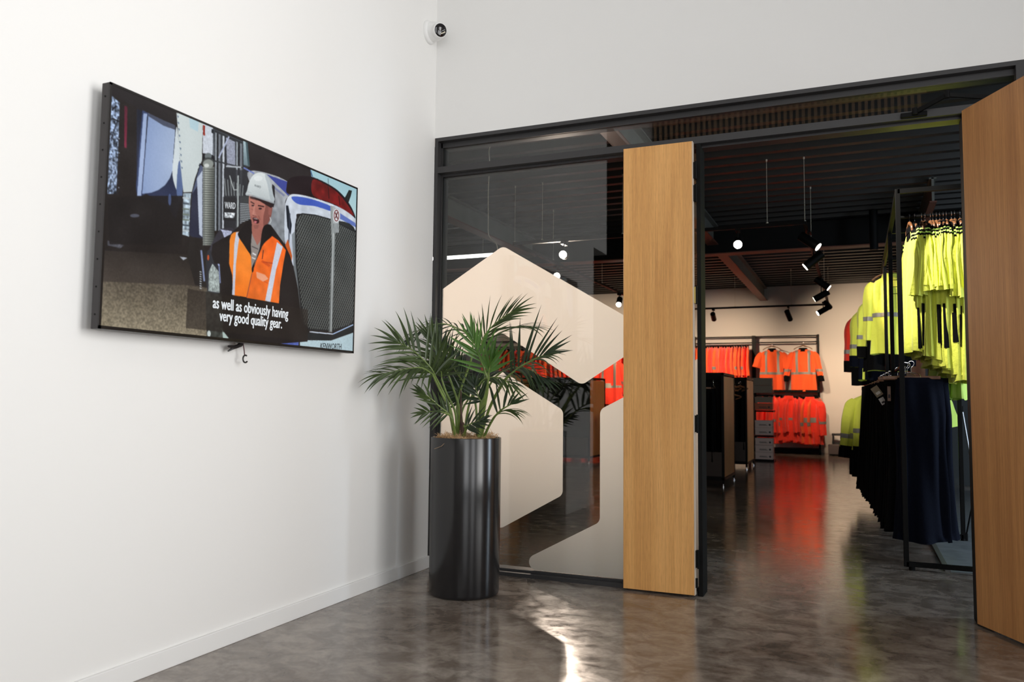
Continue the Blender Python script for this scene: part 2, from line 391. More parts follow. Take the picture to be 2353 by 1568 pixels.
struct(MB().box(3.03, 4.58, YG-.005, YG+.005, .034, 2.474).build('window_4', MT['glass']))

def rounded(poly, rad):
    out = []; n = len(poly)
    for i in range(n):
        p0, p1, p2 = Vector(poly[i-1][:2]), Vector(poly[i][:2]), Vector(poly[(i+1) % n][:2])
        r = rad if len(poly[i]) < 3 else poly[i][2]
        if r <= 0: out.append(p1); continue
        a = (p0-p1).normalized(); c = (p2-p1).normalized(); ang = math.acos(max(-1, min(1, a.dot(c))))
        t = r/math.tan(ang/2); s = p1 + a*t; e = p1 + c*t
        ctr = p1 + (a+c).normalized()*r/math.sin(ang/2)
        a0 = math.atan2(s.y-ctr.y, s.x-ctr.x); a1 = math.atan2(e.y-ctr.y, e.x-ctr.x)
        d = (a1-a0+PI) % (2*PI)-PI
        for k in range(9): out.append(Vector((ctr.x+r*math.cos(a0+d*k/8), ctr.y+r*math.sin(a0+d*k/8))))
    return out
def decal(poly, rad, label):
    pts = rounded(poly, rad); bm = bmesh.new(); vs = [bm.verts.new((p.x, YG+.0060, p.y)) for p in pts]
    bm.faces.new(vs); me = bpy.data.meshes.new('frosted_decal'); bm.to_mesh(me); bm.free(); me.materials.append(MT['film'])
    o = bpy.data.objects.new('frosted_decal', me); COL.objects.link(o)
    return tag(o, label, 'window decal', 'frosted honeycomb film on the shopfront glass')
decal([(.036, 1.746, 0), (.459, 2.000), (1.43, 1.425), (.979, 1.135), (.452, 1.462), (.036, 1.232, 0)], .05, 'largest frosted film shape in the upper part of the shopfront glass')
decal([(.036, .985, 0), (.463, 1.222), (.863, .985), (.863, .487), (.463, .262), (.036, .50, 0)], .045, 'frosted film cell on the shopfront glass right behind the black planter')
decal([(1.66, 1.285, 0), (1.091, .993), (1.091, .345), (.52, .036), (1.66, .036, 0)], .045, 'frosted film cell at the lower right of the glass beside the narrow door leaf')

# ------------------------------------------------------------------ doors
def hinge(parent, x, y, z, m):
    h = MB().box(x-.012, x+.006, y-.002, y+.03, z-.045, z+.045).build('hinge', m, parent)
    MB().bar((x+.008, y+.002, z-.05), (x+.008, y+.002, z+.05), .006, 10).build('hinge_pin', MT['black'], h)
# the narrow leaf folded flat against the glass
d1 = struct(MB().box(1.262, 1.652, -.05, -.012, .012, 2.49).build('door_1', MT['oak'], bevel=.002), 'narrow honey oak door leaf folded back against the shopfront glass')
MB().box(1.6522, 1.656, -.0495, -.0125, .012, 2.49).build('edge_strip', MT['ply'], d1)
for i, z in enumerate((2.33, 2.20, 1.63, .925, .20)):
    hinge(d1, 1.662, -.030, z, MT['brass'] if i == 2 else MT['blackm'])
MB().bar((1.661, -.03, .05), (1.661, -.03, .10), .007, 8).build('bolt', MT['black'], d1)
# the wide leaf, open into the lobby
hx, hy = 2.972, -.017; dx, dy = .463, -.886
nx, ny = .886, .463
def dbox(b, s0, s1, t0, t1, z0, z1):
    p = lambda s, t: (hx+dx*s+nx*t, hy+dy*s+ny*t)
    a, c, d, e = p(s0, t0), p(s1, t0), p(s1, t1), p(s0, t1)
    return b.add([(*a, z0), (*c, z0), (*d, z0), (*e, z0), (*a, z1), (*c, z1), (*d, z1), (*e, z1)],
                 [(0, 1, 2, 3), (7, 6, 5, 4), (0, 4, 5, 1), (1, 5, 6, 2), (2, 6, 7, 3), (3, 7, 4, 0)])
d2 = struct(dbox(MB(), 0, .90, 0, .038, .012, 2.495).build('door_2', MT['oak_shaded']), 'wide oak door leaf standing open towards the lobby')
for z in (2.3, 1.6, .9, .2): 
    h = dbox(MB(), -.012, .0, .01, .03, z-.045, z+.045).build('hinge', MT['blackm'], d2)
# door closer arm over the opening
dc = thing('door_closer_arm', 'black hinged closer arm fixed to the transom rail by the wide oak door', 'door closer', (2.76, -.02, 2.50))
MB().box(2.70, 2.82, -.026, -.004, 2.492, 2.516).build('bracket', MT['black'], dc, bevel=.003)
e_ = at(2176, 218, 2.56, 2); a_ = Vector((2.765, -.03, 2.51)); h_ = at(2285, 224, 2.562, 2)
MB().sq(a_, e_, .012, h=.02).bar(a_-Vector((0, 0, .012)), a_+Vector((0, 0, .02)), .014, 12).build('fore_arm', MT['black'], dc)
MB().sq(e_, h_, .012, h=.02).bar(e_-Vector((0, 0, .016)), e_+Vector((0, 0, .02)), .013, 12).build('main_arm', MT['black'], dc)

# ------------------------------------------------------------------ lobby extras seen only as reflections
sl = thing('batten_screen', 'row of upright timber battens reflected in the glass above the doors', 'screen', (1.6, -5.9, 4.45))
for i in range(46):
    x = -.05+i*.0722
    MB().box(x, x+.036, -5.92, -5.88, 4.44, 4.85).build('batten', MT['batten'], sl)
MB().box(-.05, 3.3, -5.94, -5.92, 4.47, 4.50).box(-.05, 3.3, -5.94, -5.92, 4.74, 4.77).build('rail', MT['batten'], sl)
MB().box(-.05, 6.4, -5.99, -5.97, 4.30, 4.99).build('backing_blackout', MT['blackm'], sl)  # backing widened past the battens to keep the reflection there dark

# ------------------------------------------------------------------ television
TX, TY0, TY1, TZ0, TZ1 = .0899, -2.4984, -.9821, 1.2749, 2.1421
tv = thing('television', 'large slim flat television with a worker video and subtitles on the left wall', 'television', (0, (TY0+TY1)/2, TZ0))
MB().box(.052, TX-.002, TY0, TY1, TZ0, TZ1).build('casing', MT['tvbody'], tv, bevel=.002)
for k in range(9): MB().bar((.070, TY0+.0005, TZ0+.05+k*.096), (.070, TY0-.001, TZ0+.05+k*.096), .0035, 8).build('side_screw', MT['blackm'], tv)
be = .009
b = MB(); b.box(TX-.002, TX+.002, TY0, TY1, TZ0, TZ0+be+.003).box(TX-.002, TX+.002, TY0, TY1, TZ1-be, TZ1).box(TX-.002, TX+.002, TY0, TY0+be, TZ0, TZ1).box(TX-.002, TX+.002, TY1-be, TY1, TZ0, TZ1)
b.build('bezel', MT['tvbez'], tv)
MB().box(.003, .052, TY0+.30, TY1-.30, TZ0+.2, TZ1-.2).build('wall_bracket', MT['blackm'], tv)
MB().box(.022, .052, TY0+.05, TY1-.05, TZ0+.04, TZ1-.05).build('rear_housing', MT['tvbody'], tv)

# the moving picture on the screen, painted as coloured cells of the screen surface
SY0, SY1, SZ0, SZ1 = TY0+be, TY1-be, TZ0+be+.003, TZ1-be
NW, NH, SS = 640, 366, 2
IMG = np.zeros((NH*SS, NW*SS, 3)); IMG[:] = (38, 33, 32)
yy, xx = np.mgrid[0:NH*SS, 0:NW*SS]
def uv(px, py):
    p = at(px, py, TX, 0); return ((p.y-SY0)/(SY1-SY0)*NW*SS, (SZ1-p.z)/(SZ1-SZ0)*NH*SS)
fA = lambda x, y: (180+x/2.2397, 160+y/2.2397)
fB = lambda x, y: (440+x/6.031, 260+y/6.031)
fC = lambda x, y: (440+x/4.9, 500+y/4.9)
fD = lambda x, y: (200+x/5.6, 180+y/5.6)
def mask(pts, f):
    P = [uv(*f(*p)) for p in pts]; xs = [p[0] for p in P]; ys = [p[1] for p in P]
    x0, x1 = max(0, int(min(xs))-1), min(NW*SS, int(max(xs))+2); y0, y1 = max(0, int(min(ys))-1), min(NH*SS, int(max(ys))+2)
    if x1 <= x0 or y1 <= y0: return None
    X = xx[y0:y1, x0:x1]+.5; Y = yy[y0:y1, x0:x1]+.5; ins = np.zeros(X.shape, bool)
    for i in range(len(P)):
        (xa, ya), (xb, yb) = P[i-1], P[i]
        if ya == yb: continue
        c = (ya > Y) != (yb > Y); ins ^= c & (X < (xb-xa)*(Y-ya)/(yb-ya)+xa)
    return (slice(y0, y1), slice(x0, x1)), ins
rng = np.random.RandomState(3)
def noisef(shape, step):
    h, w_ = shape[0]//step+3, shape[1]//step+3; g = rng.rand(h, w_)
    Y = np.arange(shape[0])/step; X = np.arange(shape[1])/step; y0 = Y.astype(int); x0 = X.astype(int)
    fy = (Y-y0)[:, None]; fx = (X-x0)[None]
    return (g[y0][:, x0]*(1-fy)*(1-fx)+g[y0+1][:, x0]*fy*(1-fx)+g[y0][:, x0+1]*(1-fy)*fx+g[y0+1][:, x0+1]*fy*fx)
def poly(pts, col, f=fA, col2=None, ax='y', al=1., nz=0., st=3):
    m = mask(pts, f)
    if m is None: return
    sl_, ins = m; c = np.array(col, float)*np.ones((*ins.shape, 3))
    if col2 is not None:
        t = np.linspace(0, 1, ins.shape[0])[:, None, None] if ax == 'y' else np.linspace(0, 1, ins.shape[1])[None, :, None]
        c = np.array(col)*(1-t)+np.array(col2)*t
    if nz: c = c*(1+nz*(noisef(ins.shape, st)[..., None]-.5)*2)
    c = np.clip(c, 0, 255); cur = IMG[sl_]; cur[ins] = (cur*(1-al)+c*al)[ins]
def polyS(pts, *a, n=6, **k):
    m_ = len(pts); out = []
    for i in range(m_):
        p0, p1, p2, p3 = [np.array(pts[(i+d_) % m_], float) for d_ in (-1, 0, 1, 2)]
        for q in range(n):
            u = q/n; out.append(tuple(.5*(2*p1+(p2-p0)*u+(2*p0-5*p1+4*p2-p3)*u*u+(3*p1-p0-3*p2+p3)*u**3)))
    poly(out, *a, **k)
def line(a, b2, wd, col, f=fA, al=1.):
    a = np.array(a, float); b2 = np.array(b2, float); d = b2-a; L = np.hypot(*d)
    if L < 1e-6: return
    n_ = np.array([-d[1], d[0]])/L*wd/2; poly([a-n_, b2-n_, b2+n_, a+n_], col, f, al=al)
def ell(c, rx, ry, col, f=fA, al=1., n=28, col2=None):
    poly([(c[0]+rx*math.cos(2*PI*k/n), c[1]+ry*math.sin(2*PI*k/n)) for k in range(n)], col, f, col2=col2, al=al)
# yard and gravel
poly([(100, 930), (700, 960), (720, 1130), (100, 1110)], (40, 35, 33), col2=(74, 66, 60), nz=.05)
poly([(90, 1090), (560, 1110), (700, 1130), (760, 1420), (90, 1345)], (84, 76, 66), col2=(138, 128, 108), nz=.22, st=4)
poly([(150, 880), (235, 905), (215, 920), (150, 905)], (80, 80, 88), nz=.3); poly([(520, 962), (560, 970), (540, 982)], (170, 175, 185))
# left edge: trees and sky speckle
poly([(165, 128), (212, 170), (205, 400), (195, 640), (146, 640), (155, 300)], (120, 135, 160), nz=.9, st=5)
for k in range(150):
    x = random.uniform(152, 208); y = random.uniform(300, 640); poly([(x, y), (x+7, y+3), (x+4, y+9)], random.choice([(185, 200, 225), (40, 42, 52), (60, 66, 84)]))
line((172, 210), (195, 185), 8, (30, 30, 36)); line((172, 250), (212, 268), 7, (32, 32, 38)); line((168, 360), (208, 240), 5, (30, 30, 38))
poly([(237, 185), (252, 190), (250, 330), (247, 405), (236, 400)], (85, 32, 48), col2=(130, 45, 68), ax='y')
# tanker rears
poly([(300, 200), (500, 290), (528, 480), (535, 640), (500, 770), (455, 700), (350, 640), (300, 660)], (34, 36, 48), col2=(52, 60, 92))
poly([(330, 205), (360, 215), (345, 300), (328, 500), (300, 640), (296, 600)], (60, 72, 108))
poly([(362, 205), (500, 262), (497, 330), (488, 440), (484, 520), (470, 560), (446, 595), (412, 620), (375, 634), (328, 640), (345, 420)], (140, 160, 200), col2=(166, 183, 212), ax='x')
poly([(362, 205), (500, 262), (498, 310), (440, 290), (360, 240)], (58, 60, 74), al=.8)
poly([(335, 225), (354, 228), (341, 420), (323, 652), (302, 650), (318, 430)], (160, 178, 214))
polyS([(503, 300), (512, 330), (522, 470), (516, 560), (506, 620), (484, 540), (492, 420)], (208, 218, 222))
polyS([(515, 480), (532, 500), (536, 640), (520, 680), (505, 620)], (90, 108, 150))
poly([(165, 72), (505, 222), (510, 292), (440, 262), (300, 195), (215, 150), (170, 132)], (40, 36, 37))
poly([(300, 650), (540, 650), (530, 900), (160, 900), (150, 660)], (33, 29, 29), al=.9)
ell((290, 752), 24, 9, (78, 80, 92)); ell((470, 670), 8, 30, (90, 110, 160), al=.7)
# bright gap with sky
poly([(505, 222), (640, 275), (636, 470), (622, 500), (600, 560), (584, 630), (540, 632), (524, 480)], (206, 216, 216), col2=(196, 205, 206))
poly([(570, 250), (620, 268), (615, 320), (575, 300)], (178, 208, 220), al=.8)
for k in range(9): poly([(508+k*2.6, 235+k*33), (516+k*2.6, 240+k*33), (513+k*2.6, 250+k*33)], (70, 90, 120))
poly([(540, 636), (580, 636), (572, 770), (570, 860), (535, 850)], (150, 165, 176), nz=.5, st=8)
for k in range(7): line((536, 660+k*28), (570, 664+k*28), 8, random.choice([(70, 80, 90), (185, 195, 200), (110, 120, 110)]))
for k in range(8): poly([(625-k*5.5, 482+k*22), (632-k*5, 488+k*22), (626-k*5.5, 502+k*21), (619-k*5.5, 496+k*21)], (26, 32, 42))
poly([(628, 490), (640, 500), (640, 640), (600, 660), (584, 640)], (84, 92, 118)); poly([(585, 640), (640, 560), (640, 900), (600, 880), (570, 850)], (46, 48, 66))
poly([(610, 560), (638, 520), (638, 862), (622, 850)], (185, 195, 212))
poly([(575, 860), (640, 870), (700, 1130), (600, 1110), (560, 960)], (42, 38, 37))
# chrome cab and exhaust stacks
poly([(640, 275), (700, 305), (870, 380), (870, 545), (800, 500), (700, 480), (640, 455)], (70, 74, 80), col2=(120, 126, 134))
poly([(640, 275), (692, 300), (692, 400), (690, 440), (640, 430)], (205, 212, 222), nz=.08)
poly([(641, 285), (652, 290), (651, 340), (642, 338)], (150, 45, 30)); poly([(685, 305), (697, 310), (697, 330), (685, 326)], (30, 34, 40))
poly([(640, 430), (690, 440), (760, 480), (762, 495), (640, 458)], (34, 34, 38)); ell((668, 445), 18, 16, (110, 118, 120))
poly([(700, 310), (872, 385), (872, 830), (700, 830)], (50, 52, 56))
cols = [(150, 158, 165), (40, 40, 44), (196, 203, 212), (66, 68, 74), (120, 126, 134), (28, 28, 32)]
for k, (x, wd) in enumerate([(704, 8), (712, 6), (722, 9), (732, 5), (742, 10), (752, 5), (812, 9), (822, 6), (832, 10), (842, 5)]):
    poly([(x, 322+(x-700)*.43), (x+wd, 325+(x-700)*.43), (x+wd-2, 830), (x-2, 830)], cols[(k*5) % 6])
poly([(760, 350), (806, 372), (808, 500), (765, 498)], (150, 155, 172), nz=.15); line((722, 455), (775, 345), 8, (172, 180, 205))
poly([(848, 360), (870, 372), (880, 500), (850, 490)], (170, 190, 198), col2=(110, 130, 138)); poly([(860, 372), (880, 380), (890, 500), (872, 496)], (70, 90, 96))
line((700, 470), (845, 505), 7, (52, 54, 58)); line((760, 498), (838, 503), 8, (178, 184, 190))
poly([(640, 500), (700, 500), (700, 905), (640, 905)], (214, 220, 210), col2=(58, 60, 58), ax='x')
for k in range(33): line((640, 512+k*12), (700, 514+k*12), 5, (48, 52, 50), al=.6)
poly([(640, 500), (652, 500), (652, 905), (640, 905)], (96, 100, 98), al=.6)
ell((668, 480), 30, 28, (64, 68, 68)); ell((668, 486), 27, 24, (140, 146, 142)); ell((660, 494), 13, 10, (205, 210, 206))
poly([(748, 510), (872, 520), (872, 830), (748, 826)], (46, 46, 50), al=.8)
for k in range(7): line((752+k*16, 560+k*6), (760+k*14, 650), 5, (120, 126, 128)); 
line((778, 545), (800, 620), 5, (170, 176, 176)); line((800, 620), (820, 618), 5, (170, 176, 176))
poly([(745, 655), (815, 660), (812, 780), (745, 775)], (40, 40, 43)); poly([(752, 735), (806, 738), (800, 765), (752, 762)], (190, 196, 202), nz=.6, st=4)
line((822, 545), (820, 820), 8, (160, 168, 168)); line((838, 540), (836, 820), 5, (60, 62, 66))
poly([(842, 650), (880, 655), (895, 800), (835, 790)], (60, 62, 64))
for k in range(12): line((832, 690+k*9), (900, 696+k*9), 3.2, (180, 188, 194))
# dark trailer top, hood, sky, visor
poly([(870, 368), (1200, 520), (1195, 560), (1110, 610), (950, 552), (884, 520)], (42, 37, 38), nz=.06, st=30)
polyS([(870, 530), (1010, 545), (1110, 605), (1082, 650), (1062, 700), (1060, 900), (1000, 900), (940, 700)], (168, 172, 178), col2=(120, 126, 132), nz=.14, st=16)
poly([(970, 540), (1110, 590), (1080, 650), (1030, 600)], (62, 72, 148)); line((1000, 600), (1060, 650), 10, (96, 104, 150), al=.6); line((850, 505), (905, 535), 7, (110, 125, 190))
poly([(1195, 515), (1440, 605), (1440, 790), (1380, 700), (1290, 600), (1200, 560)], (160, 198, 208), col2=(176, 205, 206))
line((1195, 520), (1205, 552), 5, (70, 100, 140)); line((1285, 560), (1287, 590), 3, (90, 110, 120))
poly([(1366, 668), (1378, 648), (1392, 620), (1408, 624), (1402, 650), (1388, 690)], (32, 36, 34), nz=.3)
polyS([(1072, 600), (1082, 566), (1120, 550), (1200, 552), (1290, 592), (1350, 636), (1400, 700), (1426, 765), (1390, 742), (1300, 692), (1180, 650), (1080, 640)], (32, 22, 26))
polyS([(1205, 568), (1260, 585), (1330, 630), (1385, 695), (1418, 752), (1380, 730), (1310, 690), (1210, 650)], (112, 26, 26), nz=.25, st=20)
line((1285, 600), (1290, 665), 5, (60, 16, 18)); line((1340, 650), (1346, 700), 4, (60, 16, 18))
polyS([(1062, 880), (1062, 720), (1068, 680), (1082, 652), (1108, 641), (1180, 652), (1300, 690), (1380, 730), (1432, 780), (1430, 845), (1300, 775), (1140, 742), (1122, 770), (1112, 860), (1112, 1010), (1085, 960)], (204, 212, 222), col2=(184, 192, 206), nz=.08, st=18)
polyS([(1098, 655), (1180, 662), (1292, 700), (1300, 728), (1220, 704), (1130, 692)], (66, 92, 184)); poly([(1340, 735), (1425, 790), (1428, 812), (1340, 765)], (96, 116, 184))
poly([(1068, 700), (1080, 700), (1098, 800), (1092, 850), (1075, 810)], (24, 30, 40)); line((1088, 740), (1082, 900), 7, (60, 66, 80), al=.7)
poly([(1064, 905), (1078, 874), (1100, 960), (1096, 990)], (196, 92, 40))
poly([(1098, 850), (1116, 830), (1120, 1000), (1150, 1300), (1132, 1220), (1108, 1020)], (120, 128, 132), al=.85)
# radiator grille
G = [(1118, 800), (1128, 758), (1150, 742), (1220, 750), (1300, 772), (1430, 838), (1424, 1200), (1418, 1296), (1390, 1318), (1308, 1344), (1190, 1338), (1160, 1312), (1144, 1200), (1122, 1000)]
polyS(G, (44, 46, 46), col2=(30, 31, 32))
gm = mask(G, fA)
if gm:
    sl_, ins = gm; U = xx[sl_].astype(float); V = yy[sl_].astype(float)
    a1 = ((U+V*.62) % 14.0) < 2.6; a2 = ((U-V*.62) % 14.0) < 2.6
    cur = IMG[sl_]; cur[ins & a1] = (146, 152, 148); cur[ins & a2] = (96, 100, 98)
for k in range(len(G)): line(G[k-1], G[k], 6, (34, 35, 37))
line((1190, 1350), (1310, 1362), 6, (196, 206, 220)); line((1310, 1362), (1418, 1312), 6, (160, 184, 220))
poly([(1180, 1354), (1310, 1368), (1418, 1318), (1418, 1350), (1300, 1392), (1180, 1390)], (36, 38, 40))
poly([(1296, 700), (1318, 706), (1322, 840), (1318, 1000), (1306, 1354), (1288, 1352), (1304, 900)], (150, 156, 156), col2=(96, 100, 100))
line((1314, 760), (1300, 1350), 4, (214, 220, 220), al=.7)
poly([(1308, 706), (1340, 718), (1340, 840), (1312, 840)], (172, 178, 180)); ell((1328, 752), 19, 36, (214, 218, 220)); ell((1328, 752), 14, 30, (110, 40, 44)); ell((1328, 752), 10, 25, (216, 220, 222))
line((1322, 766), (1334, 734), 5, (90, 40, 44)); line((1322, 736), (1334, 768), 5, (90, 40, 44))
for k in range(4): line((1314+k*7, 792), (1313+k*7, 842), 2.5, (90, 94, 96))
poly([(1028, 1382), (1135, 1392), (1132, 1426), (1028, 1414)], (82, 98, 172), nz=.1); poly([(1140, 1393), (1300, 1395), (1420, 1352), (1425, 1470), (1140, 1428)], (176, 198, 206), nz=.06)
# wheel arch and tyre at the left of the man
polyS([(676, 940), (690, 890), (716, 840), (745, 818), (800, 826), (782, 935), (752, 880), (736, 920), (728, 980)], (56, 54, 62)); poly([(728, 822), (790, 832), (780, 930), (752, 870), (740, 835)], (176, 182, 208), nz=.2)
polyS([(660, 950), (690, 935), (718, 960), (728, 1010), (730, 1090), (724, 1150), (664, 1140)], (46, 46, 52)); poly([(690, 1000), (722, 1040), (727, 1150), (668, 1140), (672, 1040)], (150, 160, 158), nz=.3, st=5)
line((700, 945), (724, 1010), 8, (160, 172, 214)); line((724, 1010), (730, 1100), 6, (120, 132, 170)); line((632, 930), (648, 1090), 9, (130, 142, 176)); ell((668, 968), 5, 14, (190, 80, 40))
for k in range(8): line((624, 1040+k*12), (634, 1044+k*12), 5, (180, 186, 190))
poly([(655, 1140), (740, 1160), (745, 1395), (660, 1375)], (64, 66, 62), nz=.35, st=9); poly([(740, 1340), (775, 1385), (745, 1395)], (178, 196, 190)); ell((672, 1360), 9, 16, (200, 210, 208))
# the man in the video
poly([(690, 900), (740, 870), (780, 850), (840, 790), (885, 770), (990, 800), (1062, 900), (1090, 960), (1112, 1040), (1130, 1130), (1150, 1300), (1180, 1400), (1030, 1412), (790, 1392), (752, 1340), (735, 1150), (735, 1000), (700, 1000), (684, 950)], (34, 29, 29))
poly([(786, 850), (800, 838), (832, 833), (848, 880), (890, 965), (893, 1045), (866, 1172), (795, 1162), (792, 1060), (776, 1000), (778, 880)], (244, 140, 48), col2=(238, 122, 40), nz=.06, st=26)
poly([(990, 852), (1030, 880), (1068, 930), (1055, 1000), (1038, 1110), (1032, 1203), (865, 1175), (893, 1050), (915, 985), (950, 900)], (240, 102, 34), col2=(232, 110, 40), nz=.09, st=22)
poly([(812, 838), (834, 834), (822, 905), (811, 1000), (804, 1162), (791, 1160), (798, 1000), (802, 900)], (196, 200, 216), nz=.05)
poly([(1022, 888), (1052, 912), (1018, 1030), (988, 1197), (961, 1190), (985, 1070), (1003, 980)], (200, 204, 218), nz=.06)
line((893, 1050), (866, 1172), 4, (150, 80, 60)); line((950, 990), (1000, 998), 5, (176, 62, 30)); line((943, 985), (985, 1012), 12, (190, 66, 28), al=.6); line((952, 930), (946, 975), 4, (70, 40, 40)); line((935, 1080), (975, 1100), 3, (190, 80, 40))
poly([(915, 1040), (960, 1056), (978, 1078), (950, 1092), (918, 1072)], (236, 176, 150), al=.8)
polyS([(884, 852), (905, 850), (944, 880), (930, 935), (908, 1000), (893, 1030), (888, 950)], (142, 134, 130)); line((893, 910), (925, 925), 4, (60, 56, 60)); line((896, 945), (914, 955), 7, (222, 222, 224)); line((893, 968), (912, 976), 5, (222, 222, 224))
poly([(888, 800), (950, 820), (945, 870), (920, 905), (895, 850)], (158, 98, 86))
polyS([(880, 648), (940, 655), (994, 690), (995, 740), (982, 780), (960, 812), (938, 826), (912, 828), (896, 805), (884, 760)], (186, 124, 110), col2=(160, 98, 88), nz=.04, st=20)
polyS([(940, 655), (994, 690), (994, 745), (980, 785), (955, 815), (952, 760), (962, 700)], (120, 72, 66), al=.75); poly([(978, 700), (996, 700), (990, 750), (978, 745)], (150, 92, 84))
poly([(882, 650), (938, 660), (1000, 690), (990, 705), (930, 676), (884, 664)], (60, 40, 40), al=.85)
line((886, 680), (906, 692), 5, (52, 34, 34)); line((924, 700), (956, 706), 6, (52, 34, 34)); ell((898, 700), 8, 4, (60, 40, 42)); ell((936, 716), 9, 5, (62, 40, 42))
line((906, 700), (900, 748), 5, (206, 146, 130), al=.7); line((896, 750), (916, 756), 5, (120, 68, 64)); 
polyS([(898, 762), (915, 764), (930, 776), (926, 792), (908, 790), (900, 778)], (60, 28, 32)); poly([(904, 778), (920, 782), (914, 792), (905, 788)], (196, 110, 116)); line((902, 766), (922, 770), 3, (212, 206, 200)); poly([(900, 800), (930, 800), (922, 820), (906, 820)], (120, 74, 68), al=.5)
line((986, 760), (992, 778), 4, (196, 202, 204)); line((992, 778), (984, 794), 4, (196, 202, 204)); polyS([(830, 830), (884, 770), (892, 830), (888, 900), (886, 950), (850, 900), (822, 855)], (28, 24, 25)); polyS([(950, 815), (985, 800), (1000, 850), (952, 900), (910, 985), (900, 1040), (893, 1020), (930, 930)], (28, 24, 25))
# helmet
poly([(998, 590), (1010, 600), (1012, 680), (1004, 710), (985, 700)], (40, 38, 42)); poly([(900, 640), (985, 680), (1004, 705), (990, 712), (930, 675), (890, 655)], (46, 32, 34))
polyS([(860, 640), (868, 622), (874, 592), (886, 562), (902, 542), (924, 531), (950, 533), (974, 550), (992, 588), (1002, 640), (1010, 668), (1003, 682), (980, 676), (930, 660), (890, 645), (864, 646)], (222, 228, 228), col2=(190, 198, 200))
polyS([(960, 545), (974, 550), (992, 588), (1004, 650), (1008, 676), (990, 672), (975, 600)], (168, 178, 184), al=.7)
ell((925, 560), 22, 14, (240, 244, 244), al=.5); line((868, 628), (890, 636), 3, (168, 176, 180), al=.7); polyS([(864, 640), (900, 646), (950, 660), (1000, 676), (1008, 684), (1002, 690), (950, 672), (900, 656), (864, 648)], (176, 184, 188), al=.8)
line((886, 716), (898, 722), 3, (120, 74, 70), al=.6); polyS([(892, 740), (904, 752), (918, 752), (912, 742), (906, 722)], (196, 136, 122), al=.5); line((888, 756), (896, 772), 3, (120, 70, 66), al=.6); line((926, 752), (936, 774), 3, (110, 64, 60), al=.6)
# subtitle strip
m_ = mask([(562, 1127), (1182, 1236), (1178, 1398), (553, 1331)], fA)
if m_: sl_, ins = m_; cur = IMG[sl_]; cur[ins] = cur[ins]*.34+np.array((56, 48, 44))*.5
IMG = IMG+(noisef((NH*SS, NW*SS), 3)[..., None]-.5)*7+(noisef((NH*SS, NW*SS), 60)[..., None]-.5)*12
IM = np.clip(IMG, 0, 255).reshape(NH, SS, NW, SS, 3).mean((1, 3))/255.0
IP = np.pad(IM, ((1, 1), (1, 1), (0, 0)), 'edge')
IM = IM*.5+(IP[:-2, 1:-1]+IP[2:, 1:-1]+IP[1:-1, :-2]+IP[1:-1, 2:])*.125
IM = np.where(IM <= .04045, IM/12.92, ((IM+.055)/1.055)**2.4)
me = bpy.data.meshes.new('screen')
gy, gz = np.meshgrid(np.linspace(SY0, SY1, NW+1), np.linspace(SZ1, SZ0, NH+1))
V = np.stack([np.full_like(gy, TX+.0004), gy, gz], -1).reshape(-1, 3)
ii, jj = np.meshgrid(np.arange(NW), np.arange(NH)); a0 = (jj*(NW+1)+ii).ravel()
Fq = np.stack([a0, a0+NW+1, a0+NW+2, a0+1], -1)
me.vertices.add(len(V)); me.vertices.foreach_set('co', V.ravel()); me.loops.add(Fq.size); me.loops.foreach_set('vertex_index', Fq.ravel().astype(np.int32))
me.polygons.add(len(Fq)); me.polygons.foreach_set('loop_start', np.arange(0, Fq.size, 4, dtype=np.int32)); me.polygons.foreach_set('loop_total', np.full(len(Fq), 4, dtype=np.int32))
me.update(calc_edges=True)
ca = me.color_attributes.new('picture', 'FLOAT_COLOR', 'CORNER')
cc = np.repeat(np.concatenate([IM.reshape(-1, 3), np.ones((NW*NH, 1))], 1), 4, axis=0).astype(np.float32); ca.data.foreach_set('color', cc.ravel())
ms = bpy.data.materials.new('lit screen picture'); ms.use_nodes = True; nt = ms.node_tree; bs = nt.nodes['Principled BSDF']
va = nt.nodes.new('ShaderNodeVertexColor'); va.layer_name = 'picture'
nt.links.new(va.outputs[0], bs.inputs['Emission Color']); bs.inputs['Emission Strength'].default_value = .97
bs.inputs['Base Color'].default_value = (.004, .004, .004, 1); bs.inputs['Roughness'].default_value = .35; bs.inputs['Specular IOR Level'].default_value = .15
me.materials.append(ms); so = bpy.data.objects.new('screen', me); COL.objects.link(so); so.parent = tv; so.matrix_parent_inverse = parent_inv(tv)
